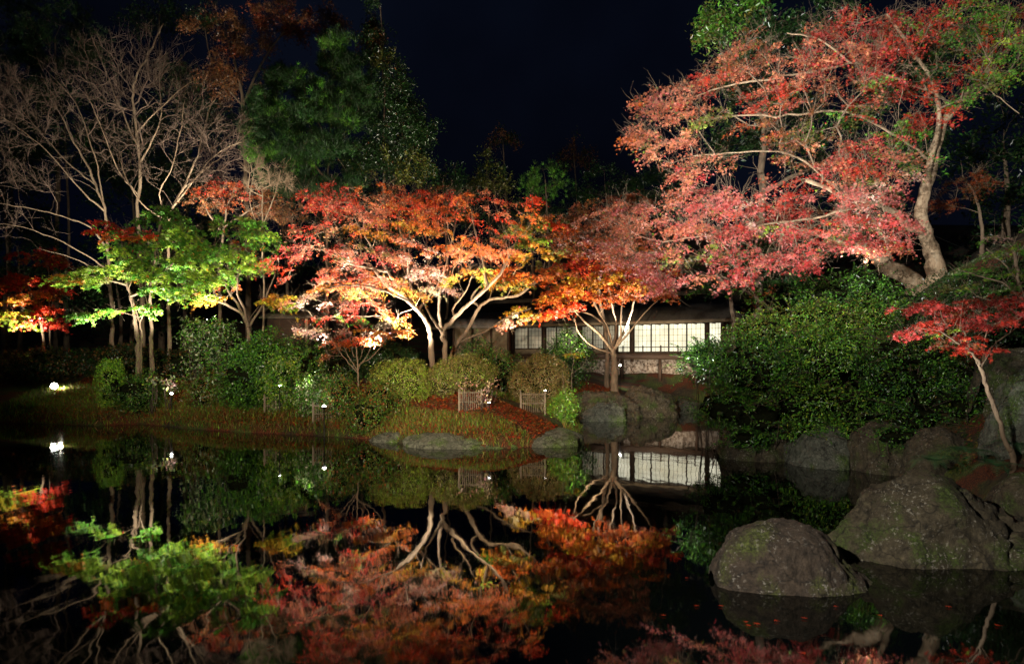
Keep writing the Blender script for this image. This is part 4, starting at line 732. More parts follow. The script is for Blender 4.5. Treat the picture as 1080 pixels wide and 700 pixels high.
# ------------------------------------------------------------------ big maples on the right slope
K1 = {'red': 4, 'rose': 3, 'salmon': 2}; K2 = {'salmon': 3, 'pink': 2, 'orange': 1}; K3 = {'lit_blush': 1, 'pink': 3, 'rose': 2, 'red': 2}; K4 = {'green': 4, 'dkgreen': 2, 'olive': 1}
tree('maple_tree', 'huge pink and red maple with a leaning trunk forked low, filling the upper right', 15.8,
     [limb(.50, .13, (990, 292, .6), (985, 275, .5), (978, 250, .4), (972, 220, .3), (982, 180, .3), (995, 130, .3), (1020, 100, .3), (1055, 62, .3), (1090, 20, .3), fr=.4),
      limb(.26, .09, (973, 245, .4), (958, 238, .1), (945, 225, -.1), (925, 215, -.4), (890, 205, -.8), (850, 190, -1.2)), limb(.20, .06, (975, 205, .3), (982, 165, .1), (990, 130, 0), (985, 90, -.2), (960, 50, -.4), (935, 15, -.6)),
      limb(.09, .04, (1005, 118, .3), (990, 100, 0), (950, 85, -.5), (905, 68, -1), (860, 75, -1.4), (800, 85, -1.8)),
      limb(.08, .03, (985, 165, .2), (940, 140, -.3), (890, 118, -.7), (830, 122, -1), (770, 123, -1.2), (745, 127, -1.3)), limb(.06, .03, (890, 68, -1), (865, 42, -1), (830, 35, -1)),
      limb(.07, .03, (925, 215, -.4), (880, 225, -1), (820, 235, -1.6), (760, 245, -2), (700, 255, -2.2)), limb(.06, .03, (890, 205, -.8), (840, 165, -.8), (790, 160, -1), (730, 165, -1.2)),
      limb(.05, .02, (1030, 90, .3), (1050, 100, 0), (1075, 120, -.2)), limb(.05, .02, (800, 85, -1.8), (760, 92, -1.8), (710, 110, -1.8))],
     [(900, 25, 50, 18, 0, 1.6, K1), (960, 20, 40, 18, .3, 1.5, {'red': 3, 'green': 2}), (1010, 15, 30, 14, 0, 1.4, {'green': 3, 'lime': 1, 'red': 1}), (1055, 25, 30, 20, 0, 1.3, {'green': 2, 'lime': 1, 'orange': 1, 'red': 1}), (1060, 60, 25, 16, -.2, 1.1, {'green': 3, 'lime': 2}), (1040, 85, 20, 8, .2, 1, {'green': 3, 'lime': 2}),
      (1000, 40, 30, 12, .8, 1.4, K4), (1020, 65, 35, 10, .9, 1.3, {'dkgreen': 1, 'red': 1, 'green': 1}), (925, 55, 30, 18, -.6, 1.3, K1), (870, 50, 32, 18, -.8, 1.4, {'red': 2, 'salmon': 2}), (830, 30, 30, 14, -.4, 1.4, {'salmon': 2, 'brown': 2, 'red': 1}), (800, 50, 30, 18, -1, 1.4, {'salmon': 2, 'brown': 2}),
      (770, 75, 28, 15, -1.2, 1.3, {'salmon': 3, 'rust': 1, 'brown': 1}), (735, 90, 26, 13, -1.4, 1.2, {'salmon': 3, 'red': 1}), (715, 112, 30, 12, -1.5, 1.1, {'salmon': 3, 'red': 1}), (690, 104, 18, 12, -1.5, .9, K2), (685, 145, 24, 9, -1.4, 1, {'salmon': 3, 'orange': 1}), (710, 155, 30, 10, -1.2, 1.1, {'salmon': 2, 'olive': 1}),
      (745, 125, 26, 9, -1.3, 1.1, {'olive': 2, 'salmon': 1, 'lime': 1}), (850, 85, 34, 13, -1.2, 1.3, {'salmon': 3, 'rose': 1, 'orange': 1}), (890, 75, 22, 12, -1.2, 1.1, {'salmon': 2, 'brown': 1}), (920, 62, 25, 8, -1.2, 1, K1), (815, 100, 30, 9, -1.4, 1.2, {'red': 2, 'salmon': 1}), (955, 90, 30, 14, -.5, 1.2, {'red': 1, 'dkgreen': 2}, .7),
      (905, 110, 32, 10, -.9, 1.2, {'olive': 1, 'red': 1, 'green': 1}, .8), (860, 130, 35, 10, -.8, 1.2, {'olive': 2, 'green': 1, 'brown': 1}, .8), (925, 92, 20, 8, -1, 1, K1), (965, 130, 24, 10, -.6, 1, {'red': 2, 'scarlet': 1}), (985, 90, 20, 8, -.5, 1, {'scarlet': 2, 'red': 2}), (1010, 100, 24, 10, .2, 1, {'green': 2, 'olive': 1}),
      (940, 150, 30, 12, -.5, 1.2, {'rose': 2, 'green': 2}), (900, 150, 28, 12, -1, 1.1, K1), (840, 155, 30, 9, -1, 1.1, {'salmon': 1, 'brown': 2}, .8), (795, 145, 28, 12, -1.2, 1.1, {'rust': 2, 'brown': 1}), (755, 165, 28, 9, -1.2, 1.1, {'salmon': 2, 'olive': 1}), (800, 175, 26, 12, -1.4, 1.1, {'pink': 3, 'salmon': 2}), (735, 180, 22, 8, -1.5, .9, {'rose': 1, 'salmon': 2}),
      (880, 180, 35, 12, -1, 1.1, K1), (925, 180, 30, 10, -.9, 1, {'salmon': 2, 'olive': 2, 'pink': 1}), (960, 175, 18, 10, -.4, .9, {'dkgreen': 2, 'green': 1}), (845, 205, 38, 12, -1.3, 1.2, {'red': 2, 'pink': 3}), (900, 212, 34, 10, -1.2, 1.1, {'lit_blush': 1, 'pink': 3}), (950, 195, 26, 8, -1, .9, {'lit_blush': 3, 'pink': 2}),
      (975, 190, 18, 5, -.9, .6, {'lit_blush': 3}), (800, 215, 40, 12, -1.7, 1.2, K3), (755, 215, 30, 12, -1.7, 1.1, {'pink': 2, 'rose': 2}), (730, 205, 25, 10, -1.8, 1, {'pink': 1, 'salmon': 2}), (870, 235, 38, 12, -1.5, 1.1, K3), (920, 240, 32, 12, -1.2, 1, {'pink': 3, 'rose': 2, 'olive': 1}), (825, 245, 34, 10, -1.7, 1.1, {'rose': 2, 'pink': 2, 'lime': 1}),
      (780, 245, 38, 11, -1.9, 1.1, K3), (735, 240, 35, 12, -2, 1.1, {'pink': 2, 'salmon': 2}), (695, 235, 35, 12, -2, 1.1, {'salmon': 3, 'pink': 1}), (655, 240, 32, 10, -2, 1, {'salmon': 3, 'orange': 1}), (690, 262, 40, 9, -2.1, 1, {'salmon': 2, 'pink': 1}), (730, 270, 30, 8, -2.1, 1, {'olive': 2, 'lime': 1, 'salmon': 1}),
      (770, 272, 36, 10, -2, 1, {'pink': 2, 'rose': 2}), (820, 272, 36, 10, -1.8, 1, {'pink': 2, 'rose': 2}), (870, 262, 36, 9, -1.6, 1, {'rose': 2, 'pink': 1, 'olive': 1}), (920, 262, 28, 8, -1.4, .9, K1), (940, 250, 18, 8, -1, .8, K3), (700, 290, 28, 8, -2.2, .9, {'pink': 3, 'rose': 1}), (745, 292, 30, 7, -2.1, .9, {'olive': 2, 'pink': 1, 'salmon': 1}),
      (785, 292, 30, 7, -2, .9, {'rose': 2, 'pink': 1}), (740, 308, 18, 8, -2.2, .7, {'rose': 2, 'red': 1}), (700, 305, 14, 6, -2.2, .6, {'pink': 1, 'salmon': 1}), (620, 232, 30, 10, -2, .9, {'salmon': 3, 'rust': 1}), (600, 248, 22, 8, -2, .8, {'salmon': 3, 'rust': 1}), (640, 258, 34, 9, -2, .9, {'salmon': 3, 'pink': 1}), (665, 220, 34, 10, -1.9, .9, {'salmon': 3, 'pink': 1}), (670, 278, 30, 8, -2.1, .8, {'salmon': 2, 'pink': 2}), (850, 280, 25, 6, -1.6, .8, {'rose': 2}), (840, 240, 16, 5, -2, .6, {'silver': 2, 'lime': 1})],
     size=.05, per=30, R=.30, seed=41, bark=M_BARKP, up=.5, flat=.2, dens=1.4, gap=-.22, lk=.42, droop=.3, padoff=-.6, twmat=M_BARK)
tree('maple_tree', 'second maple on the slope with a thick trunk bent over to the left', 16.4,
     [limb(.27, .16, (966, 300, .2), (950, 288, 0), (935, 282, 0), (925, 270, 0), (915, 262, 0), (900, 262, 0), fr=.6), limb(.12, .05, (940, 282, 0), (936, 265, .2), (932, 250, .2), (915, 225, .2)), limb(.09, .03, (903, 262, 0), (870, 250, .3), (835, 240, .4))],
     [(880, 245, 40, 14, .4, 1.2, {'red': 2, 'rose': 1, 'dkgreen': 1}), (830, 225, 40, 14, .6, 1.2, {'red': 2, 'brown': 1}), (910, 215, 30, 12, .6, 1.1, {'rose': 2, 'green': 1})], size=.055, per=30, R=.32, seed=42, bark=M_BARKP, lk=.9)
tree('broadleaf_tree', 'glossy evergreen behind the big maple at the top edge', 19.5,
     [limb(.2, .06, (800, 330, 0), (802, 240, 0), (805, 140, 0), (810, 40, 0), (812, -40, 0), fr=.2), limb(.09, .04, (803, 150, 0), (840, 110, 0), (890, 90, 0), (930, 80, 0)), limb(.09, .04, (804, 200, 0), (850, 180, 0), (900, 165, 0)), limb(.08, .03, (805, 130, 0), (770, 80, -.3), (755, 30, -.5))],
     [(775, 12, 32, 24, -.6, 1.3, K4), (765, 38, 22, 16, -.8, 1, K4), (810, 30, 35, 22, 0, 1.5, {'deep': 2, 'dkgreen': 1}), (860, 30, 35, 22, .5, 1.5, {'deep': 2, 'dkgreen': 1}), (790, 80, 35, 22, 0, 1.5, {'deep': 1}), (870, 150, 45, 25, .3, 1.5, {'dkgreen': 2, 'deep': 1}), (780, 150, 30, 20, 0, 1.2, {'deep': 1}), (930, 90, 35, 25, .6, 1.5, {'dkgreen': 1, 'deep': 1}),
      (830, 115, 35, 20, 0, 1.5, {'dkgreen': 1, 'deep': 1}), (960, 150, 30, 25, 1, 1.2, {'dkgreen': 2}), (790, 270, 40, 20, 0, 1.5, {'dkgreen': 2}), (990, 50, 35, 25, 1.5, 1.4, {'dkgreen': 2}), (830, 290, 30, 14, -.4, 1, {'dkgreen': 2, 'teal': 1})],
     leaf='oval', mat=M_GLOSS, size=.06, per=52, R=.45, seed=43, flat=.6, up=.3, cat='tree')
tree('broadleaf_tree', 'slim dark tree with brown trunk between the teahouse and the right slope', 19,
     [limb(.10, .05, (774, 350, 0), (772, 325, 0), (768, 305, 0), (755, 290, 0)), limb(.09, .05, (835, 348, -1.5), (812, 325, -1.5), (795, 312, -1.5), (775, 300, -1.5), g=True)],
     [(790, 310, 25, 8, -1, 1, {'green': 2, 'rust': 1}), (760, 305, 22, 7, -.5, 1, {'dkgreen': 2, 'green': 1}), (820, 300, 25, 10, -1, 1, {'dkgreen': 2})], leaf='star', mat=M_GLOSS, size=.055, per=34, R=.35, seed=44)
tree('maple_tree', 'small crimson maple with a slender leaning trunk at the right edge', 9.4,
     [limb(.048, .032, (1068, 478, 0), (1062, 470, 0), (1052, 440, 0), (1042, 412, 0), (1034, 388, 0), fr=.9), limb(.024, .008, (1034, 390, 0), (1028, 375, -.1), (1012, 362, -.2), (990, 350, -.3), (965, 345, -.4)), limb(.024, .008, (1034, 390, 0), (1042, 372, 0), (1055, 358, .1), (1080, 340, .2)),
      limb(.018, .008, (1034, 388, 0), (1022, 365, .2), (1015, 340, .3)), limb(.016, .006, (1038, 380, 0), (1040, 350, 0), (1045, 325, 0))],
     [(965, 325, 20, 6, -.3, .4, {'rose': 3, 'red': 2}), (990, 322, 22, 6, -.2, .5, {'red': 3, 'rose': 2}), (955, 352, 14, 6, -.4, .35, {'red': 2, 'rose': 2}), (978, 345, 18, 7, -.3, .4, {'red': 3, 'pink': 1}), (1010, 335, 24, 9, 0, .5, {'red': 3, 'rose': 1, 'brown': 1}), (1040, 320, 24, 8, .1, .5, {'rose': 2, 'red': 3}),
      (1065, 315, 22, 9, .1, .5, K1), (1040, 340, 26, 8, 0, .5, {'rose': 2, 'red': 2, 'brown': 1}), (1015, 362, 18, 9, -.1, .4, {'red': 3, 'brown': 1}), (1035, 368, 14, 8, 0, .3, {'red': 2, 'scarlet': 1}), (1070, 335, 20, 8, .2, .5, K1), (1090, 320, 20, 12, .2, .5, K1), (995, 350, 16, 4, -.2, .4, {'lime': 1, 'olive': 1, 'rose': 1}, .6)],
     size=.040, per=14, R=.12, seed=45, tipr=.0028, flat=.16, up=.5, twl=.12, seglen=.25)
tree('maple_tree', 'pale green layered maple above the crimson one at the right edge', 11.2,
     [limb(.06, .03, (1100, 430, 0), (1095, 380, 0), (1085, 330, 0), (1075, 300, 0), (1070, 265, 0)), limb(.025, .008, (1083, 320, 0), (1060, 300, -.2), (1030, 290, -.3), (1010, 283, -.4)), limb(.02, .008, (1073, 290, 0), (1055, 275, 0), (1040, 262, 0)), limb(.02, .008, (1086, 335, 0), (1060, 322, -.2), (1030, 312, -.3))],
     [(1062, 248, 20, 5, 0, .5, {'lit_blush': 2, 'green': 2, 'silver': 1}), (1050, 268, 30, 5, -.1, .6, {'green': 3, 'silver': 1, 'lime': 1}), (1035, 285, 28, 5, -.3, .5, {'green': 3, 'silver': 1}), (1065, 290, 24, 6, 0, .6, {'green': 3, 'lime': 1}), (1020, 303, 22, 4, -.3, .4, {'olive': 2, 'lime': 1}, .8), (1055, 305, 24, 4, -.1, .5, {'green': 2, 'silver': 1}), (1085, 265, 18, 14, .1, .5, {'green': 2}), (1085, 300, 18, 8, .1, .5, {'green': 2})],
     size=.045, per=12, R=.16, seed=46, tipr=.003, flat=.1, up=1.2, twl=.15, seglen=.3)
tree('maple_tree', 'faint orange brown maple behind the forked trunk', 18.5,
     [limb(.07, .03, (1035, 290, 0), (1036, 240, 0), (1028, 205, 0), (1015, 185, 0))], [(1020, 195, 22, 9, -.3, .8, {'rust': 2, 'brown': 1}), (1038, 190, 14, 6, -.3, .6, {'orange': 1, 'rust': 2}), (1000, 215, 14, 12, 0, .6, {'brown': 1, 'rust': 1})],
     size=.055, per=24, R=.28, seed=47)

# ------------------------------------------------------------------ background trees
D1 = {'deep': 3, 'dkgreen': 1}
tree('pine_tree', 'broad dark green pine with rounded needle clusters behind the bare trees', 31,
     [limb(.2, .04, (345, 330, 1.5), (345, 260, 0), (347, 180, 0), (350, 110, 0), (352, 50, 0), fr=.25), limb(.10, .03, (346, 190, 0), (315, 150, -.8), (292, 100, -1)), limb(.10, .03, (346, 210, 0), (310, 185, -1), (275, 160, -1.3)), limb(.08, .03, (348, 150, 0), (325, 110, -1), (320, 85, -1))],
     [(293, 82, 12, 14, -1, .8, {'green': 1, 'dkgreen': 4}), (322, 88, 14, 12, -1, .9, {'green': 1, 'dkgreen': 5}), (352, 60, 16, 24, -.3, 1.2, {'dkgreen': 2, 'green': 1}), (285, 115, 20, 18, -1.2, 1.1, {'green': 1, 'dkgreen': 4}), (315, 125, 24, 20, -1.4, 1.2, {'green': 1, 'dkgreen': 5}), (350, 115, 24, 24, -1, 1.3, {'dkgreen': 2, 'green': 1}), (280, 155, 20, 18, -1.2, 1.1, {'dkgreen': 2, 'green': 1}),
      (315, 160, 26, 16, -1.4, 1.3, {'dkgreen': 2, 'green': 1}), (350, 160, 24, 16, -1.2, 1.3, {'dkgreen': 1}), (375, 95, 20, 30, 0, 1.4, {'dkgreen': 1}), (270, 135, 12, 12, -1, .8, {'dkgreen': 2, 'green': 1}), (300, 192, 30, 14, -1.2, 1.2, {'deep': 2, 'dkgreen': 1}), (345, 195, 30, 16, -1.2, 1.2, {'deep': 2, 'dkgreen': 1})],
     lk=.5, leaf='needle', mat=M_LEAF, size=.24, per=22, R=.42, seed=51, flat=.6, up=1.5, dens=1.3, twigs=2)
tree('evergreen_tree', 'tall dark conical evergreen right of the pine', 33,
     [limb(.2, .04, (405, 340, 1.5), (405, 240, 0), (405, 140, 0), (403, 50, 0), (400, 0, 0), fr=.15)],
     [(395, 45, 20, 20, 0, 1.2, {'brown': 1, 'deep': 2}), (405, 80, 24, 22, 0, 1.8, {'olive': 1, 'deep': 3}), (412, 115, 30, 24, 0, 2, D1), (415, 150, 34, 24, 0, 2, D1), (440, 140, 22, 20, 0, 1.5, D1), (395, 170, 30, 20, 0, 2, D1), (425, 175, 35, 14, -.5, 1.5, {'olive': 2, 'deep': 2}), (398, 15, 10, 16, 0, .8, {'deep': 1})],
     lk=.5, leaf='oval', mat=M_GLOSS, size=.065, per=100, R=.6, seed=52, flat=.6, up=.3)
tree('broadleaf_tree', 'tall rust brown tree reaching the top edge behind the bare trees', 33,
     [limb(.28, .08, (262, 340, 0), (262, 250, 0), (258, 170, 0), (255, 100, 0), (240, 40, 0), fr=.3), limb(.10, .04, (256, 110, 0), (280, 60, 0), (310, 25, 0), (340, 10, 0)), limb(.09, .04, (256, 120, 0), (225, 70, 0), (215, 20, 0))],
     [(225, 25, 30, 22, 0, 1.6, {'brown': 3, 'deep': 1}, .7), (255, 40, 30, 22, 0, 1.6, {'brown': 3, 'rust': 1}, .7), (290, 18, 36, 14, 0, 1.6, {'brown': 2, 'rust': 2}, .8), (325, 32, 30, 12, 0, 1.4, {'rust': 2, 'brown': 2}), (250, 75, 26, 20, 0, 1.6, {'brown': 3}, .7), (232, 90, 20, 14, 0, 1.4, {'brown': 3}, .6), (345, 15, 20, 12, 0, 1.2, {'brown': 1})],
     lk=.6, leaf='star', size=.055, per=90, R=.55, seed=53, flat=.5, twigs=5, mat=M_GLOSS)
bgt = [(60, 40, 60, 46, 38, 'black cedar silhouette at the top left corner', 'needle', 61), (10, 60, 40, 100, 40, 'black cedar at the far left edge', 'needle', 62), (170, 15, 45, 22, 42, 'dark treetop behind the middle bare tree', 'star', 63),
       (125, 300, 60, 70, 34, 'unlit tree behind the left green maple', 'star', 64), (20, 260, 50, 70, 36, 'unlit tree behind the scarlet maple', 'star', 65), (200, 230, 60, 80, 36, 'unlit tree between the bare trees and the green maples', 'star', 66),
       (300, 240, 60, 60, 36, 'unlit tree below the pine', 'star', 67), (380, 230, 60, 50, 38, 'unlit tree behind the left part of the orange maples', 'oval', 68), (470, 210, 50, 45, 42, 'dark rounded tree behind the middle of the orange maples', 'oval', 69),
       (515, 185, 30, 25, 44, 'grey green bushy tree behind the island maples', 'oval', 70), (532, 145, 16, 18, 52, 'distant small brown topped tree against the sky', 'star', 71), (577, 190, 30, 20, 42, 'rounded dark green tree in the middle distance', 'needle', 72),
       (607, 160, 20, 22, 55, 'distant dark tree right of the brown topped one', 'star', 73), (640, 195, 40, 25, 46, 'unlit tree behind the salmon maple', 'oval', 74), (700, 200, 45, 35, 40, 'unlit tree left of the right slope', 'oval', 75),
       (560, 230, 50, 35, 44, 'unlit tree right above the teahouse roof', 'oval', 76), (70, 130, 70, 60, 37, 'unlit tree behind the left bare limbs', 'star', 79), (140, 170, 60, 60, 38, 'unlit tree behind the trunk of the tallest bare tree', 'oval', 80), (195, 110, 50, 60, 39, 'unlit tree behind the right bare tree', 'oval', 81), (5, 170, 40, 60, 36, 'unlit tree at the left edge behind the sweeping limbs', 'star', 82),
       (1060, 150, 50, 130, 24, 'unlit tree in the darkness right of the forked trunk', 'oval', 77), (910, 230, 60, 50, 26, 'unlit tree behind the second maple on the slope', 'oval', 78)]
for (px, py, rx, ry, D, lb, kd, sd) in bgt:
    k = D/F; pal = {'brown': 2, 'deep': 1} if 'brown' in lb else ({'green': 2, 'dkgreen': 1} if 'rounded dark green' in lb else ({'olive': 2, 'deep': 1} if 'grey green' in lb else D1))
    yb = HOR-(g1((px-540)*k, D)-H)/k
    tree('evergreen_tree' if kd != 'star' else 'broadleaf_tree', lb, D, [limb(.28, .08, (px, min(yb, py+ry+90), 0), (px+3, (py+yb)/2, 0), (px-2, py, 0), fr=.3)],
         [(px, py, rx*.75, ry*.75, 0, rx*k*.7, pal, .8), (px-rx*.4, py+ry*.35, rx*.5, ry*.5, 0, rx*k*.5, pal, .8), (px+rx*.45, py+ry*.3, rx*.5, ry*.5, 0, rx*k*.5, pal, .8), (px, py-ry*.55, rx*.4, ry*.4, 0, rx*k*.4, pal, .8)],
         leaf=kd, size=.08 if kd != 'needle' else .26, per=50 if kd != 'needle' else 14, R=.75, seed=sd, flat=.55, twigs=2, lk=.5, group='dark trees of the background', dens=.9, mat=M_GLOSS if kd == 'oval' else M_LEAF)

# ------------------------------------------------------------------ shrubs
AZ = {'olive': 4, 'lime': 1, 'straw': 2, 'green': 1}
bush('azalea_bush', 'clipped yellow green azalea dome at the left of the island row', 18.9, [(425, 397, 32, 19, 0, .7)], {'olive': 3, 'lime': 3, 'straw': 1}, size=.028, seed=1, group='clipped azaleas on the island')
bush('azalea_bush', 'clipped olive azalea dome at the foot of the forked maples', 19.3, [(490, 395, 34, 21, 0, .8), (468, 400, 20, 15, -.2, .5)], {'olive': 4, 'straw': 2, 'lime': 1}, size=.028, seed=2, group='clipped azaleas on the island')
bush('azalea_bush', 'clipped brownish azalea dome in front of the teahouse wall', 20.5, [(571, 392, 28, 18, 0, .8), (550, 396, 14, 13, 0, .5)], {'straw': 3, 'olive': 3, 'brown': 1}, size=.03, seed=3, group='clipped azaleas on the island')
bush('shrub', 'dark low shrub between the two clipped azalea domes', 21.0, [(530, 385, 22, 14, 0, .7), (512, 378, 15, 12, .4, .6)], {'dkgreen': 3, 'green': 1, 'brown': 1}, size=.04, seed=4, rough=.26, clump=-.4, sprigs=8, sprl=.25)
bush('shrub', 'broad green leafy shrub under the left maples', 20.8, [(285, 372, 44, 22, 0, 1.1), (262, 380, 28, 20, -.2, .9), (318, 378, 24, 18, -.2, .8)], {'green': 4, 'teal': 1, 'dkgreen': 2}, size=.05, seed=5, kind='star', rough=.26, clump=-.4, sprigs=8, sprl=.25)
bush('shrub', 'light green low shrub in front of the broad green one', 19.8, [(300, 380, 24, 8, 0, .6)], {'lime': 2, 'green': 3, 'silver': 1}, size=.045, seed=6, kind='star', core=0, rough=.25)
bush('shrub', 'loose shrub with pale shining leaves below the fanned green maple', 21.2, [(205, 352, 14, 16, 0, .6), (222, 372, 20, 18, .2, .7), (232, 350, 16, 14, .2, .6)], {'silver': 2, 'green': 2, 'dkgreen': 2}, size=.055, seed=7, dens=.5, core=0, rough=.3)
bush('shrub', 'small bright green ball shrub near the left lamp', 21.8, [(116, 392, 14, 15, 0, .45)], {'lime': 3, 'green': 3}, size=.035, seed=8)
bush('shrub', 'low dark mounded shrub right of the ball shrub', 21.6, [(145, 402, 24, 9, .3, .8)], {'dkgreen': 3, 'olive': 1, 'green': 1}, size=.04, seed=9, rough=.26, clump=-.4, sprigs=8, sprl=.25)
bush('shrub', 'low olive shrub right of the second lamp', 21.4, [(215, 402, 20, 11, 0, .6), (245, 400, 18, 11, .2, .6)], {'olive': 3, 'brown': 1, 'green': 1}, size=.036, seed=10, rough=.26, clump=-.4, sprigs=8, sprl=.25)
bush('shrub', 'sparse plant with white lit leaves beside the second lamp', 21.7, [(178, 404, 10, 8, 0, .25), (160, 402, 8, 6, 0, .25)], {'silver': 1, 'lit_blush': 1, 'lime': 1}, size=.07, seed=11, dens=.2, core=0, rough=.5, ext=False, clump=-3)  # pale leaf tones stand in for close lamp light
bush('shrub', 'grey green shrub standing behind the middle bamboo screen', 18.7, [(340, 402, 18, 14, .3, .5), (325, 408, 14, 10, .3, .4)], {'silver': 2, 'green': 3, 'dkgreen': 1}, size=.045, seed=12, dens=.7, core=0, rough=.3)
bush('shrub', 'low wild shrub between the middle screen and the azaleas', 18.0, [(398, 412, 22, 14, 0, .6), (385, 430, 26, 12, -.4, .6), (360, 400, 20, 10, .4, .5)], {'green': 2, 'olive': 3, 'dkgreen': 2, 'rust': 1}, size=.036, seed=13, dens=.6, core=.5, rough=.3)
bush('shrub', 'small plant with white lit leaves behind the island lamp screen', 17.4, [(515, 408, 12, 8, .1, .25), (492, 406, 7, 6, .1, .2), (508, 420, 8, 6, 0, .25)], {'lit_blush': 3, 'lit_cream': 1, 'brown': 1}, size=.06, seed=14, dens=.14, core=0, rough=.5, ext=False, clump=-3)  # whitened leaf colour imitates the lamp's glare
bush('shrub', 'green tuft beside the right bamboo screen', 18.0, [(598, 417, 13, 9, .3, .35), (590, 425, 12, 8, 0, .3)], {'green': 3, 'lime': 1, 'olive': 1}, size=.035, seed=15, dens=.7, core=0, rough=.3)
bush('shrub', 'dark leafy shrub in front of the dim paper screens', 26.5, [(600, 360, 26, 14, 0, .9), (588, 372, 18, 10, 0, .7)], {'dkgreen': 3, 'green': 1}, size=.06, seed=16, dens=.6, core=0, rough=.3)
bush('shrub', 'dark shrub under the bare limbs left of the teahouse', 23.5, [(500, 368, 22, 12, 0, .8)], {'dkgreen': 3, 'green': 1}, size=.055, seed=17, dens=.6, core=0, rough=.3)
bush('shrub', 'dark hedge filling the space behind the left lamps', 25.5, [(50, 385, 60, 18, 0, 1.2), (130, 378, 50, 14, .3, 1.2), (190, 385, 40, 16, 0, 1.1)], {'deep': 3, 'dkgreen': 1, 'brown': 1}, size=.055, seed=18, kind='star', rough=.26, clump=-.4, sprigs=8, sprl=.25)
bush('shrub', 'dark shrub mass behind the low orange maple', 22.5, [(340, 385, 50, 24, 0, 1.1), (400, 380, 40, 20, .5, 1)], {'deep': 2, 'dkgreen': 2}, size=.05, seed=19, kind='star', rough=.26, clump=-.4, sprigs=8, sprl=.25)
SG = {'green': 4, 'dkgreen': 3, 'teal': 1}; SL = {'green': 4, 'lime': 1, 'dkgreen': 2}
bush('camellia_bush', 'large glossy green shrub hanging over the water at the left end of the right bank', 14.4, [(790, 390, 48, 38, .4, 1.2), (765, 430, 34, 22, 0, .8), (745, 380, 24, 20, .8, .9), (800, 440, 40, 20, -.3, .8), (790, 462, 30, 10, -.7, .4)], SG, size=0.0384, seed=20, dens=.75, rough=.3, clump=-.08, ext=False, sprigs=9, sprl=.42, group='large shrubs of the right bank')
bush('camellia_bush', 'large shrub in the middle of the right bank above the streaked stone', 14.2, [(870, 380, 50, 40, .4, 1.2), (850, 425, 44, 28, -.2, 1), (900, 430, 38, 24, -.4, .9), (850, 455, 26, 10, -.9, .4), (905, 452, 24, 11, -1.2, .4)], SL, size=0.0336, seed=21, dens=.75, rough=.3, clump=-.08, ext=False, sprigs=9, sprl=.42, group='large shrubs of the right bank')
bush('camellia_bush', 'dark green shrub right of the middle one, above the ferns', 13.2, [(940, 400, 44, 34, .3, 1.1), (985, 420, 36, 30, -.2, .9), (960, 440, 34, 18, -.6, .7), (945, 460, 26, 10, -1.2, .4)], {'teal': 2, 'dkgreen': 3, 'green': 3}, size=0.0320, seed=22, dens=.75, rough=.3, clump=-.08, ext=False, sprigs=9, sprl=.42, group='large shrubs of the right bank')
bush('camellia_bush', 'lighter yellow green shrub on the slope just below the big maple crown', 15.6, [(850, 340, 52, 22, 0, 1.1), (905, 335, 46, 22, 0, 1.1), (810, 350, 36, 18, -.3, .9)], {'green': 3, 'lime': 1, 'olive': 3, 'dkgreen': 1}, size=0.0360, seed=23, dens=.6, rough=.34, clump=-.08, ext=False, sprigs=10, sprl=.4, group='large shrubs of the right bank')
bush('camellia_bush', 'dark shrub between the two slope trunks', 15.9, [(900, 305, 34, 20, .2, .9), (870, 312, 30, 16, .3, .9), (955, 322, 40, 16, -.8, .8)], {'dkgreen': 3, 'green': 2}, size=0.0400, seed=24, dens=.55, rough=.34, clump=-.08, ext=False, sprigs=9, sprl=.4, group='large shrubs of the right bank')
bush('camellia_bush', 'shrub with dark gaps behind the crimson maple', 12.6, [(960, 370, 36, 24, .4, .9), (1000, 395, 30, 26, .2, .7), (1020, 430, 24, 20, -.4, .6)], {'dkgreen': 3, 'green': 2, 'olive': 1}, size=0.0320, seed=25, dens=.55, rough=.34, clump=-.08, ext=False, sprigs=9, sprl=.4, group='large shrubs of the right bank')
bush('camellia_bush', 'added dark shrubbery hiding the slope under the pale green maple', 13.8, [(1040, 300, 55, 22, 0, .9), (985, 325, 36, 18, 0, .8), (1085, 290, 30, 26, .3, .8)], {'deep': 3, 'dkgreen': 1}, size=0.0360, seed=27, dens=.55, rough=.34, clump=-.3, sprigs=6, sprl=.3, group='large shrubs of the right bank')  # put here to black out the lit slope, leaf colour near black
bush('camellia_bush', 'dark shrub at the right edge below the pale green maple', 12.4, [(1060, 350, 40, 26, 0, .8), (1090, 400, 30, 30, .3, .7)], {'deep': 2, 'dkgreen': 2}, size=0.0360, seed=26, dens=.55, rough=.34, clump=-.08, ext=False, sprigs=9, sprl=.4, group='large shrubs of the right bank')

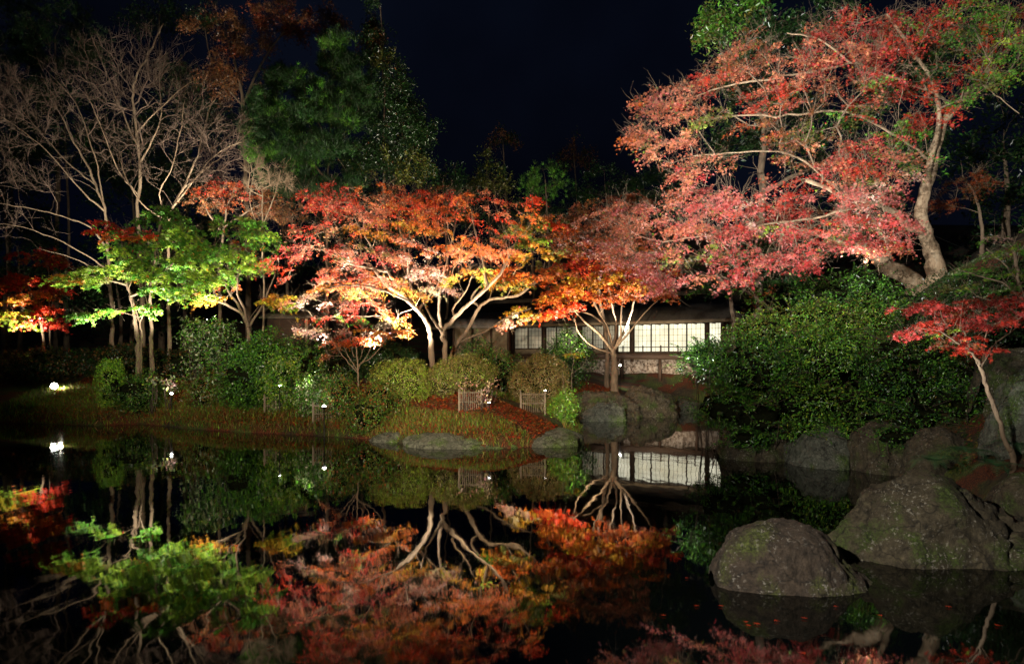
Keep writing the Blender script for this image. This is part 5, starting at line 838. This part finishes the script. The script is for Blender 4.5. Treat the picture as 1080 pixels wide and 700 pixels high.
# ------------------------------------------------------------------ ferns
def fern(px, py, D, label, seed, s=.5):
    rng = np.random.default_rng(seed); x, y = P(px, py, D)[:2]; z = max(g1(x, y), P(px, py, D)[2]); root = empty('fern', (x, y, z), label, 'fern', 'ferns beside the large boulder')
    nfr = 11
    for k in range(nfr):
        a = 2*PI*k/nfr+rng.uniform(-.2, .2); ln = s*rng.uniform(.75, 1.15); A = []; dirn = np.array([math.cos(a), math.sin(a), 0]); side = np.array([-dirn[1], dirn[0], 0])
        ts = np.linspace(0, 1, 20); pts = np.array([[x, y, z]]+dirn*ln*ts[:, None]*.95+np.array([0, 0, 1.])*(ln*(.75*ts-.85*ts**2))[:, None])
        V = []; Fc = []; n = 0
        for i in range(1, 20):
            w_ = ln*.30*math.sin(PI*min(1, (i/20)**.7))*1.0; d = (pts[i]-pts[i-1]); 
            for sg in (-1, 1):
                b0 = pts[i]-d*.30; b1 = pts[i]+d*.12; tp = pts[i]+side*sg*w_+d*1.1+np.array([0, 0, -.12*w_]); V += [b0, b1, tp]; Fc.append((n, n+1, n+2)); n += 3
        c_ = jit(rng, np.tile(np.array([PAL['teal']])*1.6, (n, 1)), .15); mesh_np('frond', V, Fc, M_GLOSS, root, c_)
for k, (px, py, D, lb, s_) in enumerate([(1022, 478, 9.6, 'fern with arching fronds left of the slender trunk foot', .5), (1052, 492, 9.1, 'fern right in front of the slender trunk foot', .42), (985, 487, 10.2, 'fern hanging over the brown stone', .5), (1072, 470, 9.8, 'fern at the right edge behind the slender trunk', .45)]):
    fern(px, py, D, lb, 80+k, s_)

# ------------------------------------------------------------------ bamboo lamp screens and floodlights
def screen(px, py, D, w_, h, label, seed, rot=0.):
    rng = np.random.default_rng(seed); x, y = P(px, py, D)[:2]; z = g1(x, y); u = np.array([math.cos(rot), math.sin(rot), 0]); v = np.array([-u[1], u[0], 0]); o = np.array([x, y, z])
    root = empty('bamboo_screen', o, label, 'bamboo screen', 'bamboo screens hiding the garden lamps')
    for sg in (-1, 1):
        p = MB(); p.tube([o+u*sg*w_/2-UP*.1, o+u*sg*w_/2+UP*(h+.05)], [.022, .020], 8); p.build('post', M_BAMBOO, root, True)
    p = MB(); n = int(w_/.052)
    for i in range(n):
        q = o+u*(-w_/2+.03+(w_-.06)*i/(n-1)); hh = h+rng.normal(0, .008); p.tube([q, q+UP*hh], [.009, .008], 5)
    p.build('slats', M_BAMBOO, root, True)
    for t_ in (.92, .45):
        for sg in (-1, 1): p = MB(); p.tube([o-u*w_/2+UP*h*t_+v*.02*sg, o+u*w_/2+UP*h*t_+v*.02*sg], [.012, .012], 6); p.build('rail', M_BAMBOO, root, True)
screen(285, 412, 19.6, .34, .50, 'narrow bamboo screen left, below the broad green shrub', 1)
screen(340, 421, 18.6, .50, .46, 'bamboo screen half hidden in the grey green shrub', 2, .1)
screen(496, 430, 17.5, .58, .50, 'bamboo screen nearest the pond on the red leaf litter of the island', 3, .12)
screen(562, 425, 18.4, .66, .52, 'open slatted bamboo screen in front of the brownish azalea dome', 4, -.05)
def floodlight(p, aim, label, s=.11, seed=0):
    p = np.array(p, float); z = g1(p[0], p[1]); root = empty('floodlight', (p[0], p[1], z), label, 'floodlight', 'small garden floodlights')
    d = np.array(aim)-p; d /= np.linalg.norm(d); u = np.cross(d, [0, 0, 1.]); u /= np.linalg.norm(u); v = np.cross(u, d)
    c = np.array([p[0], p[1], max(p[2], z+.12)])
    m_ = MB(); m_.tube([c-d*s*1.1, c-d*s*.8, c-d*s*.1, c+d*s*.25], [s*.45, s*.75, s, s*1.05], 16); m_.build('housing', M_METAL, root, True)
    m_ = MB(); m_.tube([c+d*s*.3, c+d*s*.45], [s*.95, s*.9], 16); m_.build('lens', M_LAMP, root, True)
    m_ = MB(); m_.tube([np.array([c[0], c[1], z-.12]), c-d*s*.3], [.014, .014], 6); m_.build('ground_spike', M_METAL, root, True)
floodlight(P(57, 410, 24.4), P(75, 418, 18), 'bright floodlight at the far left shining towards the pond', .12)
floodlight(P(181, 415, 21.4), P(185, 260, 18), 'dim floodlight under the white lit leaves', .04)
floodlight(P(342, 429, 17.9), P(344, 260, 18), 'floodlight glaring at the foot of the middle bamboo screen', .055)
floodlight(P(516, 425, 17.2), P(515, 260, 18), 'floodlight beside the screen nearest the pond', .035)
floodlight(P(575, 412, 18.5), P(577, 260, 18), 'floodlight right of the open slatted screen', .03)
floodlight(P(295, 407, 19.4), P(297, 260, 18), 'floodlight right of the narrow bamboo screen', .035)
floodlight(P(654, 385, 27.5), P(655, 382, 20), 'tiny distant floodlight near the teahouse stones', .04)

# sapling, guy wire
tree('sapling', 'thin leafless sapling with a few yellow green leaves by the brownish azalea', 21.5,
     [limb(.02, .01, (603, 398, 0), (604, 388, 0), (605, 376, 0)), limb(.012, .005, (604, 392, 0), (595, 384, 0), (588, 374, 0)), limb(.012, .005, (604, 395, 0), (615, 385, 0), (620, 372, 0))],
     [(605, 374, 8, 4, 0, .2, {'lime': 2, 'yellow': 2})], size=.06, per=9, R=.15, seed=90, twigs=3, twl=.2)
a = P(984, 248, 15.9); b_ = P(1045, 272, 17.5); m_ = MB(); m_.tube([a, (a+b_)/2-UP*.03, b_], [.006]*3, 5)
tag(m_.build('guy_wire', M_METAL, None), 'thin guy wire running right from the fork of the huge maple', 'wire')

# ------------------------------------------------------------------ ground cover (stuff)
rng = np.random.default_rng(77)
def scatter(n, x0, x1, y0, y1, dmin, dmax, nthr=None, sc=.8):
    x = rng.uniform(x0, x1, n); y = rng.uniform(y0, y1, n); d = sdist(x, y); ok = (d > dmin) & (d < dmax)
    if nthr is not None: ok &= snoise(np.stack([x, y, 0*x], -1), sc, 0) > nthr
    x, y = x[ok], y[ok]; return np.stack([x, y, gz(x, y)], -1)
p = scatter(210000, -17, 3.5, 15.5, 27, .0, 3.0, -.35); n = len(p); nr = rng.normal(0, .35, (n, 3)); nr[:, 2] = 1
tag(add_leaves('grass', rng, p, nr, .13, jit(rng, pick(rng, {'olive': 5, 'lime': 1, 'straw': 2, 'green': 2, 'rust': 1}, n), .3), 'blade', M_GRASS, None), 'short mixed grass along the pond edge', 'grass', kind='stuff')
p = scatter(190000, -16, 4, 15.5, 29, .15, 5.0, -.25, .7); p[:, 2] += rng.uniform(.005, .05, len(p)); n = len(p); nr = rng.normal(0, .5, (n, 3)); nr[:, 2] = 1
tag(add_leaves('fallen_leaves', rng, p, nr, .05, jit(rng, pick(rng, {'red': 2, 'rust': 5, 'orange': 1, 'brown': 4, 'straw': 1}, n), .3), 'star', M_LEAF, None), 'fallen red and orange maple leaves on the moss', 'leaves', kind='stuff')
p = scatter(60000, 3, 12, 5, 18, .1, 7.0, -.3, .7); n = len(p); nr = rng.normal(0, .6, (n, 3)); nr[:, 2] = 1
tag(add_leaves('ground_cover', rng, p, nr, .05, jit(rng, pick(rng, {'dkgreen': 3, 'olive': 1, 'brown': 1}, n), .3), 'star', M_GLOSS, None), 'dark low leaves covering the right slope', 'ground cover', kind='stuff')
# leaves floating on the pond
fl = [(788, 657), (790, 660), (817, 655), (848, 653), (849, 690), (798, 658), (723, 610), (735, 640), (690, 470), (560, 520), (600, 560), (285, 684), (330, 610), (880, 640), (760, 640), (930, 650), (1000, 640), (1050, 660), (700, 650), (640, 600)]
tpl = leaf_geo(np.random.default_rng(3), np.zeros((1, 3)), np.array([[0, 0, 1.]]), .045, np.array([PAL['scarlet']]), 'maple')
for k, (px, py) in enumerate(fl):
    D = H*F/(py-HOR); o = mesh_np('floating_leaf', tpl[0]*np.array([1, 1, .3]), tpl[1], M_LEAF, None, tpl[2]) if k == 0 else f0_.copy()
    if k == 0: f0_ = o
    else: COL.objects.link(o)
    o.location = ((px-540)/F*D, D, .012); o.rotation_euler = (0, 0, k*1.7); o.scale = (.8+.05*(k % 6),)*3
    tag(o, 'single red maple leaf floating on the dark pond', 'leaf', 'red leaves floating on the pond')
